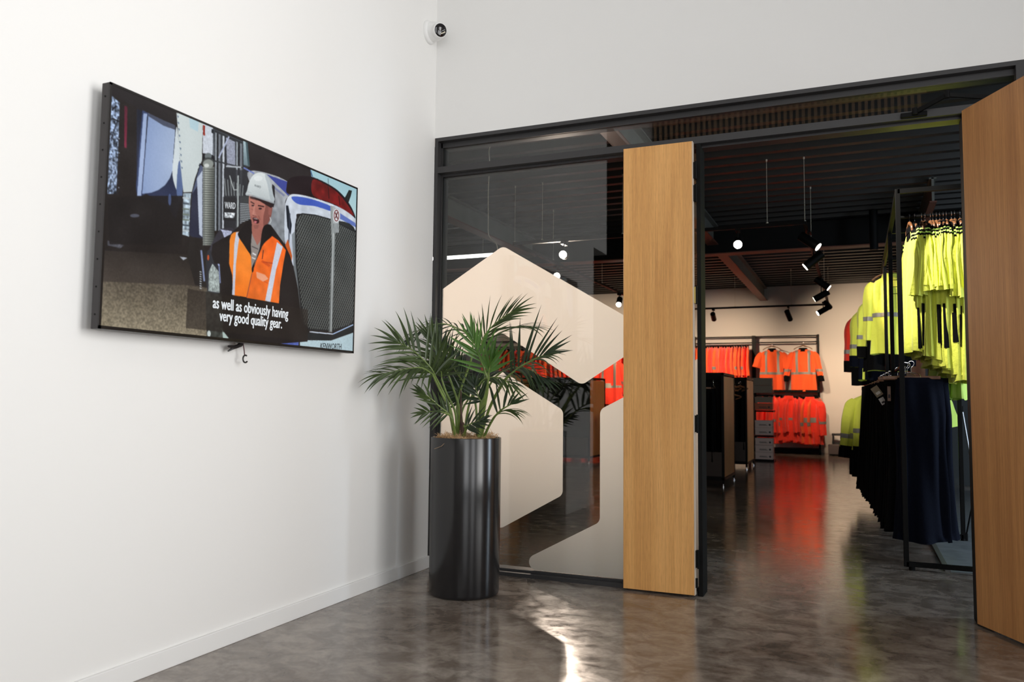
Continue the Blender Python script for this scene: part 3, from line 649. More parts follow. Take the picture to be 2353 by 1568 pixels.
# lettering on the screen
def letters(name, s, pl, pr, m, parent, bold=.012, asp=None, x=TX+.0012, flip=1, rot=0., shear=0.):
    c = bpy.data.curves.new(name, 'FONT'); c.body = s; c.size = 1; c.resolution_u = 3; c.shear = shear
    t = bpy.data.objects.new(name, c); COL.objects.link(t); bpy.context.view_layer.update()
    dg = bpy.context.evaluated_depsgraph_get(); m2 = bpy.data.meshes.new_from_object(t.evaluated_get(dg)); bpy.data.objects.remove(t)
    if bold > 0:
        bm = bmesh.new(); bm.from_mesh(m2); g0 = list(bm.verts)+list(bm.edges)+list(bm.faces)
        for dxx, dyy in ((bold, 0), (-bold, 0), (0, bold*.5), (0, -bold*.5)):
            r_ = bmesh.ops.duplicate(bm, geom=g0); vv = [e for e in r_['geom'] if isinstance(e, bmesh.types.BMVert)]
            bmesh.ops.translate(bm, verts=vv, vec=(dxx, dyy, 0))
        bm.to_mesh(m2); bm.free()
    co = np.zeros(len(m2.vertices)*3); m2.vertices.foreach_get('co', co); co = co.reshape(-1, 3)
    w_ = co[:, 0].max()-co[:, 0].min(); x0 = co[:, 0].min()
    A = at(*pl, TX, 0); B = at(*pr, TX, 0); L = B.y-A.y; k = L/w_; kh = k*(asp or 1)
    out = np.stack([np.full(len(co), x), A.y+(co[:, 0]-x0)*k, A.z+(B.z-A.z)*((co[:, 0]-x0)/w_)+co[:, 1]*kh], -1)
    m2.vertices.foreach_set('co', out.ravel()); m2.update(); m2.materials.clear(); m2.materials.append(m)
    o = bpy.data.objects.new(name, m2); COL.objects.link(o); o.parent = parent; o.matrix_parent_inverse = parent_inv(parent); return o
letters('subtitle_line', 'as well as obviously having', fA(690, 1226), fA(1079, 1282), MT['text'], so, .030, 1.5)
letters('subtitle_line', 'very good quality gear.', fA(724, 1292), fA(1047, 1333), MT['text'], so, .030, 1.5)
letters('bumper_lettering', 'KENWORTH', fC(1446, 1480), fC(1688, 1487), MT['textd'], so, .035, 1.35, shear=.15)
letters('door_lettering', 'WARD', fB(455, 1318), fB(605, 1330), emis('grey screen letters', (.6, .63, .66), .9), so, .04, 1.9)
letters('helmet_lettering', 'WARD', fB(870, 1018), fB(958, 1045), MT['textd'], so, .01, 1.1, shear=.3)

# loose cable below the television
tc_ = thing('cable_bundle', 'short black cable ends dangling below the television', 'cable', (.03, -1.77, 1.27))
p0 = Vector((.045, -1.745, 1.290))
MB().tube([p0+Vector((0, .01, .01)), p0+Vector((0, -.012, -.022)), p0+Vector((0, -.05, -.034)), p0+Vector((0, -.085, -.032))], [.010, .009, .008, .004], 8).build('taped_end', MT['blackcable'], tc_, smooth=True)
MB().tube([p0+Vector((0, .0, 0)), p0+Vector((0, -.03, -.03)), p0+Vector((-.005, -.06, -.042)), p0+Vector((-.01, -.075, -.052))], [.007, .007, .005, .003], 8).build('taped_end', MT['blackcable'], tc_, smooth=True)
pts = [p0+Vector((0, 0, -.006)), p0+Vector((0, .010, -.04)), p0+Vector((0, .014, -.062))]
MB().tube(pts, .0022, 6).build('thin_lead', mat('dark red lead', (.06, .01, .012), .5), tc_, smooth=True)
cx_ = p0+Vector((0, .020, -.080))
MB().tube([cx_+Vector((0, .015*math.cos(a), .016*math.sin(a))) for a in [math.radians(60+k*26) for k in range(11)]], .0035, 7).build('hook', MT['blackcable'], tc_, smooth=True)

# ------------------------------------------------------------------ dome camera high in the corner
sc_ = thing('security_camera', 'white turret security camera mounted high in the corner of the lobby walls', 'camera', (0, -.11, 3.375))
c0 = Vector((0, -.107, 3.377))
MB().lathe([(.074, 0), (.074, .012), (.070, .020), (.060, .026)], c0, 40, (1, 0, 0)).build('base', MT['camw'], sc_, smooth=True)
MB().lathe([(.062, .0), (.060, .030), (.052, .052), (.040, .062)], c0+Vector((.022, 0, 0)), 40, (1, 0, -.05)).build('ring', MT['camw'], sc_, smooth=True)
fd = Vector((.80, -.60, -.26)).normalized(); cb = c0+Vector((.072, -.012, -.008))
bl = MB().lathe([(.0, -.048), (.030, -.040), (.045, -.018), (.049, .0), (.048, .030), (.044, .045), (.0415, .047)], cb, 40, fd).build('eyeball', MT['camw'], sc_, smooth=True)
MB().lathe([(.0, .0515), (.030, .0505), (.0405, .047), (.0405, .044)], cb, 40, fd).build('face', MT['camb'], bl, smooth=True)
rg = fd.cross(Vector((0, 0, 1))).normalized(); up = rg.cross(fd)
rg, up = rg*.91-up*.42, up*.91+rg*.42
q = cb+fd*.0525
MB().lathe([(.016, 0), (.016, .002), (.011, .003)], q+up*.010, 24, fd).build('lens', mat('camera lens', (.012, .008, .008), .05), bl, smooth=True)
MB().sq(q-rg*.026-up*.004, q+rg*.026-up*.009, .003).build('trim_line', MT['rod'], bl)
b = MB()
for k in range(3): b.lathe([(.0045, 0), (.0042, .002), (.0, .003)], q+rg*(-.020+k*.0105)-up*(.017+k*.0015), 12, fd)
b.build('led_row', MT['led'], bl, smooth=True)

# ------------------------------------------------------------------ planter and palm
PC = Vector((.495, -.479, 0)); PR, PH = .190, .838
pl = thing('planter', 'tall gloss black cylindrical planter standing in front of the shopfront glass', 'planter', PC)
MB().lathe([(.0, .0), (.176, .0), (.186, .006), (.190, .020), (.1915, .5), (.192, PH-.004), (.1905, PH), (.184, PH), (.1825, PH-.004), (.182, PH-.07)], PC, 96).build('pot', MT['pot'], pl, smooth=True)
MB().lathe([(.1815, PH-.022), (.12, PH-.006), (.0, PH-.002)], PC, 48).build('soil', MT['soil'], pl, smooth=True)
rc = random.Random(5); b = MB()
for k in range(1400):
    a = rc.uniform(0, 2*PI); r = .176*math.sqrt(rc.random()); base = PC+Vector((r*math.cos(a), r*math.sin(a), PH-.014+.010*rc.random()+.024*max(0, math.sin(3*a+1))*rc.random()))
    d = Vector((rc.gauss(0, 1), rc.gauss(0, 1), rc.gauss(.15, .45))).normalized(); L = rc.uniform(.012, .045); m1 = base+d*L*.5+Vector((0, 0, .006)); e2 = base+d*L+Vector((0, 0, rc.uniform(-.004, .008)))
    lim = .179
    if (Vector((e2.x, e2.y, 0))-Vector((PC.x, PC.y, 0))).length > lim: continue
    b.tube([base, m1, e2], .0009, 3)
for k in range(14):
    a = rc.uniform(0, 2*PI); base = PC+Vector((.13*math.cos(a), .13*math.sin(a), PH-.01)); b.tube([base, base+Vector((.01*math.cos(a), .01*math.sin(a), .03)), base+Vector((.04*math.cos(a+1), .04*math.sin(a+1), .035))], .0007, 3)
co_ = b.build('coir_mulch', MT['coir'], pl); co_['kind'] = 'stuff'
e1 = at(1030, 1011, -.66); e2 = at(998, 1032, -.655)
MB().tube([at(1036, 1005, -.63), e1, at(1014, 1026, -.672), e2], .0009, 4).build('loose_fibre', MT['coir'], pl)

palm = thing('palm', 'green kentia palm with arching fronds growing in the black planter', 'potted palm', PC+Vector((0, 0, PH-.03)))
def bez(P, n):
    out = []
    P = [Vector(p) for p in P]
    # catmull-rom
    Q = [P[0]*2-P[1]] + P + [P[-1]*2-P[-2]]
    m = len(P)-1
    for i in range(n+1):
        t = i/n*m; k = min(int(t), m-1); u = t-k; a, b_, c, d = Q[k:k+4]
        out.append(.5*((2*b_)+(-a+c)*u+(2*a-5*b_+4*c-d)*u*u+(-a+3*b_-3*c+d)*u**3))
    return out
def leaflet(mb, base, d, L, w_, nrm, droop, seg=9):
    d = d.normalized(); sd = d.cross(nrm).normalized(); pts = []; p = base.copy(); dd = d.copy(); st = L/seg
    vs = []; fs = []
    for i in range(seg+1):
        t = i/seg; wd = w_*((.45+.55*t/.28) if t < .28 else max(.03, 1-((t-.28)/.72)**1.25))
        sdn = dd.cross(nrm).normalized(); nn = sdn.cross(dd).normalized()
        vs += [p-sdn*wd/2+nn*wd*.18, p, p+sdn*wd/2+nn*wd*.18]
        dd = (dd+Vector((0, 0, -droop*st*(.4+t*1.6)*3))).normalized(); p = p+dd*st
    for i in range(seg):
        fs += [(3*i, 3*i+1, 3*i+4, 3*i+3), (3*i+1, 3*i+2, 3*i+5, 3*i+4)]
    mb.add(vs, fs)
def frond(stalk, rach, n, L0, L1, w_, nrm, m, droop=.6, ang=(62, 24), rs=.004, seed=1, sides=(1, -1), tipw=1.0, stem_m='stem'):
    r = random.Random(seed); P = bez(rach, 24); nrm = Vector(nrm).normalized(); mb = MB()
    for s in sides:
        for i in range(n):
            t = (i+.5+r.uniform(-.2, .2))/n; k = min(23, int(t*24)); u = t*24-k; p = P[k].lerp(P[min(24, k+1)], u)
            T = (P[min(24, k+1)]-P[max(0, k-1)]).normalized(); S = T.cross(nrm).normalized()*s
            a = math.radians(ang[0]+(ang[1]-ang[0])*t+r.uniform(-6, 6)); L = 1.16*(L0+(L1-L0)*t)*(.62+.5*math.sin(PI*(.18+.72*t)))*r.uniform(.84, 1.1)
            d = T*math.cos(a)+S*math.sin(a)+nrm*r.uniform(-.12, .16)
            leaflet(mb, p, d, L, w_*r.uniform(.8, 1.15), nrm+S*.35, droop*r.uniform(.6, 1.4))
    T = (P[24]-P[22]).normalized()
    for s in (1, -1): leaflet(mb, P[24], T+T.cross(nrm).normalized()*s*.16, L1*.95, w_*.9, nrm, droop)
    f = mb.build('frond', m, palm)
    q = bez(stalk, 18)+P[1:]
    rr = [.0058*(1-i/len(q))+.0016 for i in range(len(q))]
    MB().tube(q, rr, 7).build('leaf_stalk', MT[stem_m], f, smooth=True); return f
zz = lambda x, y: (820+x/3.795, 660+y/3.795)
def Z(x, y, d): return at(*zz(x, y), d)
YP = -.48
pb = lambda x, d: Z(x, 1310, d)
# (stalk points, rachis points ...) measured on the photograph, each frond at its own depth
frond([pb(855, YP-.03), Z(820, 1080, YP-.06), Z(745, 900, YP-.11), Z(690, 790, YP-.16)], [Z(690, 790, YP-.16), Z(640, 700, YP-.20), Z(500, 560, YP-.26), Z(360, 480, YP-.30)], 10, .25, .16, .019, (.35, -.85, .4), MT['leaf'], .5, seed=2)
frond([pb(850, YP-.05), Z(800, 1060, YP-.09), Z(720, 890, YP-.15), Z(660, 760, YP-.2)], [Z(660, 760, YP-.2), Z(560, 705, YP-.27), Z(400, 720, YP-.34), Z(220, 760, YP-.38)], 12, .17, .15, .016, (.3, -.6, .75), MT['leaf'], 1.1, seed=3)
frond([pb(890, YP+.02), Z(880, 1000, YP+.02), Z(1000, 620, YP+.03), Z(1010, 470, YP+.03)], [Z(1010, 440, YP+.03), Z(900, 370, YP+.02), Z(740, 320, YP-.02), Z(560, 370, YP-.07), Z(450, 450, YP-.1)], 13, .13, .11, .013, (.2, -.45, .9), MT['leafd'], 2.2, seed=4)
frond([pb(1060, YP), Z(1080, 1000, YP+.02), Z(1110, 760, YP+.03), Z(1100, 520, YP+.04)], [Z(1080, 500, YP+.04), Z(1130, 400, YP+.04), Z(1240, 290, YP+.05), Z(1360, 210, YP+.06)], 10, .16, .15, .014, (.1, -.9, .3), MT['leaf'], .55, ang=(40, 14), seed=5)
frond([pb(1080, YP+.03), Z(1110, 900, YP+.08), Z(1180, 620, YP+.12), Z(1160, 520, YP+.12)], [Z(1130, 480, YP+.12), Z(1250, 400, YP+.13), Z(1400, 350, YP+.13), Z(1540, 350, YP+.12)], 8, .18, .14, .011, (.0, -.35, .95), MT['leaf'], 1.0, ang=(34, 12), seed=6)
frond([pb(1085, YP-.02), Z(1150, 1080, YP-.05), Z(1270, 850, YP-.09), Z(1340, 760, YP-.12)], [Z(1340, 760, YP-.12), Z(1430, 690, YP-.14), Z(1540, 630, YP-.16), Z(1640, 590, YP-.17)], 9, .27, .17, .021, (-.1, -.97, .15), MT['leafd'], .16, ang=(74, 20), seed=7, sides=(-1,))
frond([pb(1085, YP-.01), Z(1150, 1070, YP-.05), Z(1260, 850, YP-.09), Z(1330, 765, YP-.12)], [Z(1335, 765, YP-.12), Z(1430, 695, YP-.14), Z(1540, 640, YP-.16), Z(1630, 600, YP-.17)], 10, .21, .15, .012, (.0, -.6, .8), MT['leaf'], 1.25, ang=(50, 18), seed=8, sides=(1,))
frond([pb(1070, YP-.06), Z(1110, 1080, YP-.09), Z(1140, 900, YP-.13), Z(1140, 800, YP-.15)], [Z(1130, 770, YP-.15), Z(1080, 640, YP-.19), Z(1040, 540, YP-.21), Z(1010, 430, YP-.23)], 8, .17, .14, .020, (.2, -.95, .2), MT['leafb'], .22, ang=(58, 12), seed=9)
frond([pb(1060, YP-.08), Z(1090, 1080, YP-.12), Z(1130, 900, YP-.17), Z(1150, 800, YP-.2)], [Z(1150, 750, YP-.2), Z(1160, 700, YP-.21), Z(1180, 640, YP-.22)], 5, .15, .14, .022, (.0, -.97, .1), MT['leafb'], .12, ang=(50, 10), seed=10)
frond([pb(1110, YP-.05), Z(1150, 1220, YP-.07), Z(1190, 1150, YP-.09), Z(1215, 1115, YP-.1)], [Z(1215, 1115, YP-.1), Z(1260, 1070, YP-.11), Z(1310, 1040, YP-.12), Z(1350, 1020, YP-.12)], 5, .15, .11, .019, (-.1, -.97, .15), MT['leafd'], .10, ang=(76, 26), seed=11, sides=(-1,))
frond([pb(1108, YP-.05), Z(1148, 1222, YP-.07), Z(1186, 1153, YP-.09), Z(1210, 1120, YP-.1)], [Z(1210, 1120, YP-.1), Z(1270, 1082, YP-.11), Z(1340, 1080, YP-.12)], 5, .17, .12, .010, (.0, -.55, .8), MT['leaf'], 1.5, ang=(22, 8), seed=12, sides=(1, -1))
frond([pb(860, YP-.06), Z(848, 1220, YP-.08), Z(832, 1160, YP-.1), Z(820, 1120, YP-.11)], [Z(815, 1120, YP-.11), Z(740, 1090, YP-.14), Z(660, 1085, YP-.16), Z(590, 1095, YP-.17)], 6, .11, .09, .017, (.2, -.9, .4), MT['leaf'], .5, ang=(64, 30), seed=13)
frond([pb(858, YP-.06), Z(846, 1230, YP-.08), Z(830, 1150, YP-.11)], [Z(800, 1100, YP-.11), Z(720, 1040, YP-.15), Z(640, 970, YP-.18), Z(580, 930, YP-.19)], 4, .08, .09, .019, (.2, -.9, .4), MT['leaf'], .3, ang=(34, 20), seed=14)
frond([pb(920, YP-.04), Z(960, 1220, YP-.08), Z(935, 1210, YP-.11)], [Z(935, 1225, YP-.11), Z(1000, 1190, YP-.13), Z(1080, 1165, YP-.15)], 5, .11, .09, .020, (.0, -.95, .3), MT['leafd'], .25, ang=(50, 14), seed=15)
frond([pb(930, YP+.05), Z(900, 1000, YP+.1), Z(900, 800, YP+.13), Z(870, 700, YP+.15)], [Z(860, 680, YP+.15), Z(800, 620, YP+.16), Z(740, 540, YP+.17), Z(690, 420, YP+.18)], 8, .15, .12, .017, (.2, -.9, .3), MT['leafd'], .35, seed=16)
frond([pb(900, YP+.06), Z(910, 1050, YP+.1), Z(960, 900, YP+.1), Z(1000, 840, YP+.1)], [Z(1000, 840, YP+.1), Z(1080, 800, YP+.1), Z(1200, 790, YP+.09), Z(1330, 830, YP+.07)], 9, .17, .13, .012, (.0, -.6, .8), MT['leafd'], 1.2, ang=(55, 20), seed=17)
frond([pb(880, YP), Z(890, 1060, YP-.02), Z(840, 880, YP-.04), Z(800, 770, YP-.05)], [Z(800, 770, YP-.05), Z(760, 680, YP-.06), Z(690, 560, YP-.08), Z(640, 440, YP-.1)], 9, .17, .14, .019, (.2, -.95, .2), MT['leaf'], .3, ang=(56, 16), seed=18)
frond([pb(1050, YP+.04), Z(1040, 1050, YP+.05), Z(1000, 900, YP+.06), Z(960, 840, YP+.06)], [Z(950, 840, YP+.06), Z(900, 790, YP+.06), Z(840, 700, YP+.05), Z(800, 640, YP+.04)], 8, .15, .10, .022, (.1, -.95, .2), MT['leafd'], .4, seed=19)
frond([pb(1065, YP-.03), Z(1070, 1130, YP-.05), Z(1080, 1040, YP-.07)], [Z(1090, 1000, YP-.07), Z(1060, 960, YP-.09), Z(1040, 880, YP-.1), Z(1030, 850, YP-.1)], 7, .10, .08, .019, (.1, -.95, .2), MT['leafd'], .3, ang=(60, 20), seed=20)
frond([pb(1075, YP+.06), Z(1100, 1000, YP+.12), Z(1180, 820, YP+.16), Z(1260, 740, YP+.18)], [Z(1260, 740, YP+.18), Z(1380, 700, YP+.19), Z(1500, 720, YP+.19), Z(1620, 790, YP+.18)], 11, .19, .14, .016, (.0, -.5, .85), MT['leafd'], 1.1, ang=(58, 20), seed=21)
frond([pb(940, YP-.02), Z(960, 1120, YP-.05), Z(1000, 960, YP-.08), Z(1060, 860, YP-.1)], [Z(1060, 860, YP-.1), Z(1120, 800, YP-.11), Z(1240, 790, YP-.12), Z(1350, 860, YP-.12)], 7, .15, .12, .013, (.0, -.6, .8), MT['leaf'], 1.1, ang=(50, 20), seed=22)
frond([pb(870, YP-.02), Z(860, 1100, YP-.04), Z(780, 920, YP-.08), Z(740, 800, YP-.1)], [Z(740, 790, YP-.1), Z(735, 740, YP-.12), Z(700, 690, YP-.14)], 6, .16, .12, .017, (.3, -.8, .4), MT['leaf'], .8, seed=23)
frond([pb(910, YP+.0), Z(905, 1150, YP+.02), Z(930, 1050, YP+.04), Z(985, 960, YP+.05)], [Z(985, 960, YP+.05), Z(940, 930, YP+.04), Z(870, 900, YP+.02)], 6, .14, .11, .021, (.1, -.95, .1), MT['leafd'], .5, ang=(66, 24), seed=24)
for x, d, t in ((905, YP+.0, 900), (1075, YP+.02, 1130), (925, YP-.03, 1180)):
    MB().tube([pb(x, d), Z(x+4, 1200, d), Z(x+2, t, d)], [.010, .008, .004], 8).build('dry_sheath', MT['stemd'], palm, smooth=True)
# ------------------------------------------------------------------ garments
def interp(prof, t):
    n = len(prof)-1; u = max(0, min(.99999, t))*n; k = int(u); f = u-k
    return [a+(b_-a)*f for a, b_ in zip(prof[k], prof[k+1])]
def grid_mesh(G, m, name, parent, closed=True, smooth=True, cap_end=False):
    nv, nu = len(G), len(G[0]); v = [p for r in G for p in r]; f = []
    for j in range(nv-1):
        for i in range(nu if closed else nu-1): f.append((j*nu+i, (j+1)*nu+i, (j+1)*nu+(i+1) % nu, j*nu+(i+1) % nu))
    mb = MB(); mb.add(v, f); return mb.build(name, m, parent, smooth)
def patch(G, sel, m, name, parent, off=.003):
    nv, nu = len(G), len(G[0]); mb = MB(); idx = {}
    def vid(j, i):
        if (j, i) in idx: return idx[(j, i)]
        a = G[j][(i+1) % nu]-G[j][(i-1) % nu]; b_ = G[min(nv-1, j+1)][i]-G[max(0, j-1)][i]; n = a.cross(b_)
        n = n.normalized() if n.length > 1e-9 else Vector((0, 0, 1))
        cen = sum(G[j], Vector())/nu
        if n.dot(G[j][i]-cen) < 0: n = -n
        mb.v.append(tuple(G[j][i]+n*off)); idx[(j, i)] = len(mb.v)-1; return idx[(j, i)]
    for j in range(nv-1):
        for i in range(nu):
            c = (G[j][i]+G[j+1][i]+G[j+1][(i+1) % nu]+G[j][(i+1) % nu])/4
            if sel(c, i/nu): mb.f.append((vid(j, i), vid(j+1, i), vid(j+1, (i+1) % nu), vid(j, (i+1) % nu)))
    if mb.f: return mb.build(name, m, parent, True)
def torso(prof, nu=48, nv=44, amp=.012, k=5, seed=0, flat=1.0):
    r = random.Random(seed); ph = [r.uniform(0, 6.28) for _ in range(4)]; G = []
    for j in range(nv):
        t = j/(nv-1); z, hw, hd = interp(prof, t); row = []
        for i in range(nu):
            a = 2*PI*i/nu; c, s = math.cos(a), math.sin(a)
            x = hw*math.copysign(abs(c)**.8, c); y = hd*math.copysign(abs(s)**.8, s)
            d = amp*(t**1.2)*(math.sin(k*a+ph[0]+3*t)+.6*math.sin((k+4)*a+ph[1]-5*t)+.5*math.sin(3*a+ph[2]+8*z))
            row.append(Vector((x+d*c*.6, y+d*s*1.2, z+.008*t**6*math.sin(3*a+ph[3]))))
        G.append(row)
    return G
def sleeve(path, rads, nu=20, nv=56, amp=.006, seed=0, sy=.8, flare=0.):
    r = random.Random(seed); ph = r.uniform(0, 6.28); P = bez(path, nv-1); G = []
    for j, p in enumerate(P):
        t = j/(nv-1); T = (P[min(nv-1, j+1)]-P[max(0, j-1)]).normalized(); U = Vector((0, 1, 0)); U = (U-U.dot(T)*T).normalized(); W = T.cross(U)
        u = t*(len(rads)-1); k = min(int(u), len(rads)-2); rr = rads[k]+(rads[k+1]-rads[k])*(u-k); row = []
        for i in range(nu):
            a = 2*PI*i/nu; d = rr+amp*(1.1*math.sin(5*a+ph+1.6*t)*(.4+t)+.5*math.sin(3*a-ph+3*t)+.45*math.sin(15*t+a+ph))+flare*max(0, t-.8)*5*math.sin(3*a+ph)
            row.append(p+W*d*math.cos(a)+U*d*sy*math.sin(a))
        G.append(row)
    return G
def hanger_mesh(parent_name='clothes_hanger', label='', group=None, loc=(0, 0, 0), rz=0., width=.40, clip=False, detail=True):
    t = thing(parent_name, label, 'hanger', loc, rz, group)
    hk = [Vector((-.004, 0, -.012)), Vector((-.018, 0, 0)), Vector((-.010, 0, .016)), Vector((.006, 0, .020)), Vector((.018, 0, .008)), Vector((.012, 0, -.012)), Vector((0, 0, -.024)), Vector((0, 0, -.055))]
    MB().tube(bez(hk, 20), .0022, 6).build('hook', MT['chrome'], t, True)
    if clip:
        MB().box(-width/2, width/2, -.010, .010, -.100, -.078).build('wooden_bar', MT['hangw'], t, bevel=.003)
        for s in (-1, 1):
            MB().tube([(0, -.002, -.055), (s*.03, -.006, -.058), (s*.05, -.012, -.072), (s*.055, -.014, -.10)], .0022, 6).build('wire_clip', MT['chrome'], t, True)
    else:
        MB().tube(bez([(-width/2, 0, -.125), (-.12, .004, -.085), (-.04, 0, -.060), (0, 0, -.045), (.04, 0, -.060), (.12, .004, -.085), (width/2, 0, -.125)], 24), [.008]*7+[.012]*11+[.008]*7, 8).build('wooden_shoulders', MT['hangw'], t, True)
    return t
SH = [(-.060, .050, .040), (-.075, .080, .050), (-.095, .135, .058), (-.120, .190, .065), (-.150, .215, .072), (-.200, .225, .085), (-.35, .225, .095), (-.55, .232, .105), (-.78, .240, .115)]
def jacket(name, label, cat, loc, rz, main, collar, group=None, cuff=None, lower=None, low_z=-.5, length=.78, thick=1., wide=1., tape='v', seed=1, long_sleeve=True, sl_dx=.10, sc=1.):
    t = thing(name, label, cat, loc, rz, group); L = length/.78
    prof = [(z if z > -.16 else -.15+(z+.15)*((length-.15)/.63), hw*wide, hd*thick) for z, hw, hd in SH]
    G = torso(prof, nu=56, amp=.021*thick, k=6, seed=seed); bd = grid_mesh(G, main, 'body', t)
    zs = -length
    if lower: patch(G, lambda c, u: c.z < low_z, lower, 'lower_panel', t, .002)
    if tape == 'v':
        patch(G, lambda c, u: abs(abs(c.x)-.115*wide) < .026 and c.z < -.10 and c.z > -.56, MT['tape'], 'reflective_tape', t, .004)
        patch(G, lambda c, u: abs(c.z+.56) < .026, MT['tape'], 'reflective_band', t, .0045)
    elif tape == 'h':
        patch(G, lambda c, u: abs(c.z+.46) < .027, MT['tape'], 'reflective_band', t, .004)
    for s in (-1, 1):
        if long_sleeve: P = [(s*.175*wide, 0, -.15), (s*(.235*wide), .0, -.24), (s*(.24+sl_dx*.5)*wide, -.01, -.45), (s*(.24+sl_dx)*wide, -.015, -.72)]; R = [.058, .074, .066, .056, .050]
        else: P = [(s*.175*wide, 0, -.15), (s*(.235*wide), .0, -.24), (s*(.29)*wide, -.01, -.44)]; R = [.058, .080, .086, .090]
        S = sleeve([Vector(p) for p in P], R, seed=seed*3+s, sy=.75*thick if thick < 1 else .8)
        so_ = grid_mesh(S, main, 'sleeve', t)
        if long_sleeve:
            patch(S, lambda c, u: abs(c.z+.50) < .025, MT['tape'], 'sleeve_band', so_, .003)
            if cuff: patch(S, lambda c, u: c.z < -.60, cuff, 'cuff', so_, .003)
    CG = []
    for j in range(6):
        q_ = j/5; row = []
        for i in range(28):
            a = 2*PI*i/28; rr = .060+.020*q_; drop = .045*q_+(.030*q_ if abs(math.sin(a)+1) < .5 else 0)
            row.append(Vector((rr*1.15*math.cos(a), rr*.85*math.sin(a), -.045-drop+.012*math.sin(PI*q_))))
        CG.append(row)
    grid_mesh(CG, collar, 'collar', t)
    t.scale = (sc, sc, sc); return t
def trousers(name, label, loc, rz, m, group=None, seed=1, L=1.02, hw=.17, spread=1.15, thick=1.):
    t = thing(name, label, 'trousers', loc, rz, group)
    prof = [(-.085, hw, .030*thick), (-.10, hw*1.0, .034*thick), (-.20, hw*1.05, .045*thick), (-.34, hw*1.12, .052*thick), (-.60, hw*spread*1.05, .058*thick), (-L+.05, hw*spread*1.18, .066*thick), (-L, hw*spread*1.22, .064*thick)]
    G = torso(prof, nu=60, nv=40, amp=.017*thick, k=6, seed=seed); grid_mesh(G, m, 'legs', t)
    patch(G, lambda c, u: c.z > -.128, m, 'waistband', t, .004); return t

WORLD_COORDS[0] = False
ordw = ['leftmost', 'second', 'third', 'fourth', 'fifth', 'sixth', 'seventh', 'eighth', 'ninth', 'tenth', 'eleventh', 'twelfth', 'thirteenth']
# front tall rack: yellow polo shirts hung edge-on side by side
def polo(label, loc, rz, main, seed, black, wide=1., long_=.98):
    t = thing('polo_shirt', label, 'shirt', loc, rz, 'yellow polo shirts on the top rail of the tall rack')
    prof = [(-.060, .050, .012), (-.080, .095, .012), (-.105, .165, .012), (-.14, .210, .014), (-.20, .228, .018), (-.40, .234, .030), (-.70, .240, .044), (-long_+.03, .248, .062), (-long_, .250, .064)]
    G = torso(prof, nu=48, nv=44, amp=.015, k=6, seed=seed); grid_mesh(G, main, 'body', t)
    if black: patch(G, lambda c, u: c.x < -.15 and -.90 < c.z < -.62 and c.y < -.004, MT['blackc'], 'side_panel', t, .004)
    for s in (-1, 1):
        r = random.Random(seed*7+s)
        S = sleeve([Vector((s*.150, 0, -.105)), Vector((s*.215, 0, -.135)), Vector((s*.252, 0, -.21)), Vector((s*.266, r.uniform(-.012, .012), -.34)), Vector((s*.264, r.uniform(-.02, .025), -.50-r.uniform(0, .10)))], [.012, .016, .021, .029, .036, .044], amp=.0075, seed=seed*5+s, sy=.78, flare=.013)
        sq_ = grid_mesh(S, main, 'sleeve', t)
        patch(S, lambda c, u: c.z > -.178, MT['blackc'], 'rib_trim', sq_, .0015)
        for z0_ in (-.135, -.160): patch(S, lambda c, u: abs(c.z-z0_) < .0055, MT['hvg'], 'rib_stripe', sq_, .003)
    CG = [[Vector(((.085+.05*q)*math.cos(2*PI*i/26), (.016+.004*q)*math.sin(2*PI*i/26), -.050-.045*q)) for i in range(26)] for q in (0, .25, .5, .75, 1)]
    c_ = grid_mesh(CG, MT['blackc'], 'collar', t)
    SG = [[Vector(((.150+.064*q)*math.cos(2*PI*i/26), (.0155+.001*q)*math.sin(2*PI*i/26), -.093-.046*q)) for i in range(26)] for q in [k/9 for k in range(10)]]
    grid_mesh(SG, MT['blackc'], 'shoulder_rib', t)
    return t
RZ = 2.335; RY = 1.66
hookx = [2090, 2102, 2118, 2126, 2138, 2144, 2152, 2160, 2168, 2175, 2182, 2190, 2202]
for i, px in enumerate(hookx):
    x = at(px, 500, RY-.02).x + (.012 if i > 9 else 0)
    lab = ('%s yellow polo shirt from the left on the top rail of the tall rack' % ordw[i]) if i < 12 else 'yellow polo shirt furthest right on the top rail, half behind the oak door'
    tilt = random.uniform(-.07, .07)
    polo(lab, (x, RY, RZ-random.uniform(.0, .03)), PI/2+tilt, MT['hvy'] if i % 3 else MT['hvg'] if i == 99 else MT['hvy'], 20+i, i in (0, 1, 4, 5, 7, 9, 11, 12), long_=.92+.018*i)
    hanger_mesh(label=('%s wooden coat hanger with chrome hook from the left on the rack top rail' % ordw[i]), group='hangers of the yellow polo shirts', loc=(x, RY, RZ), rz=PI/2+tilt, width=.26)
# second run of yellow garments showing lower behind the first
for i, (x, y, z, s_) in enumerate([(3.02, 2.15, 2.10, 31), (3.12, 2.15, 2.10, 35)]):
    polo(['pale lime polo shirt hanging lower behind the yellow polo row, left one', 'pale lime polo shirt hanging lower behind the yellow polo row, right one'][i], (x, y, z), PI/2, MT['hvg'], s_, False, long_=1.02)

WORLD_COORDS[0] = True
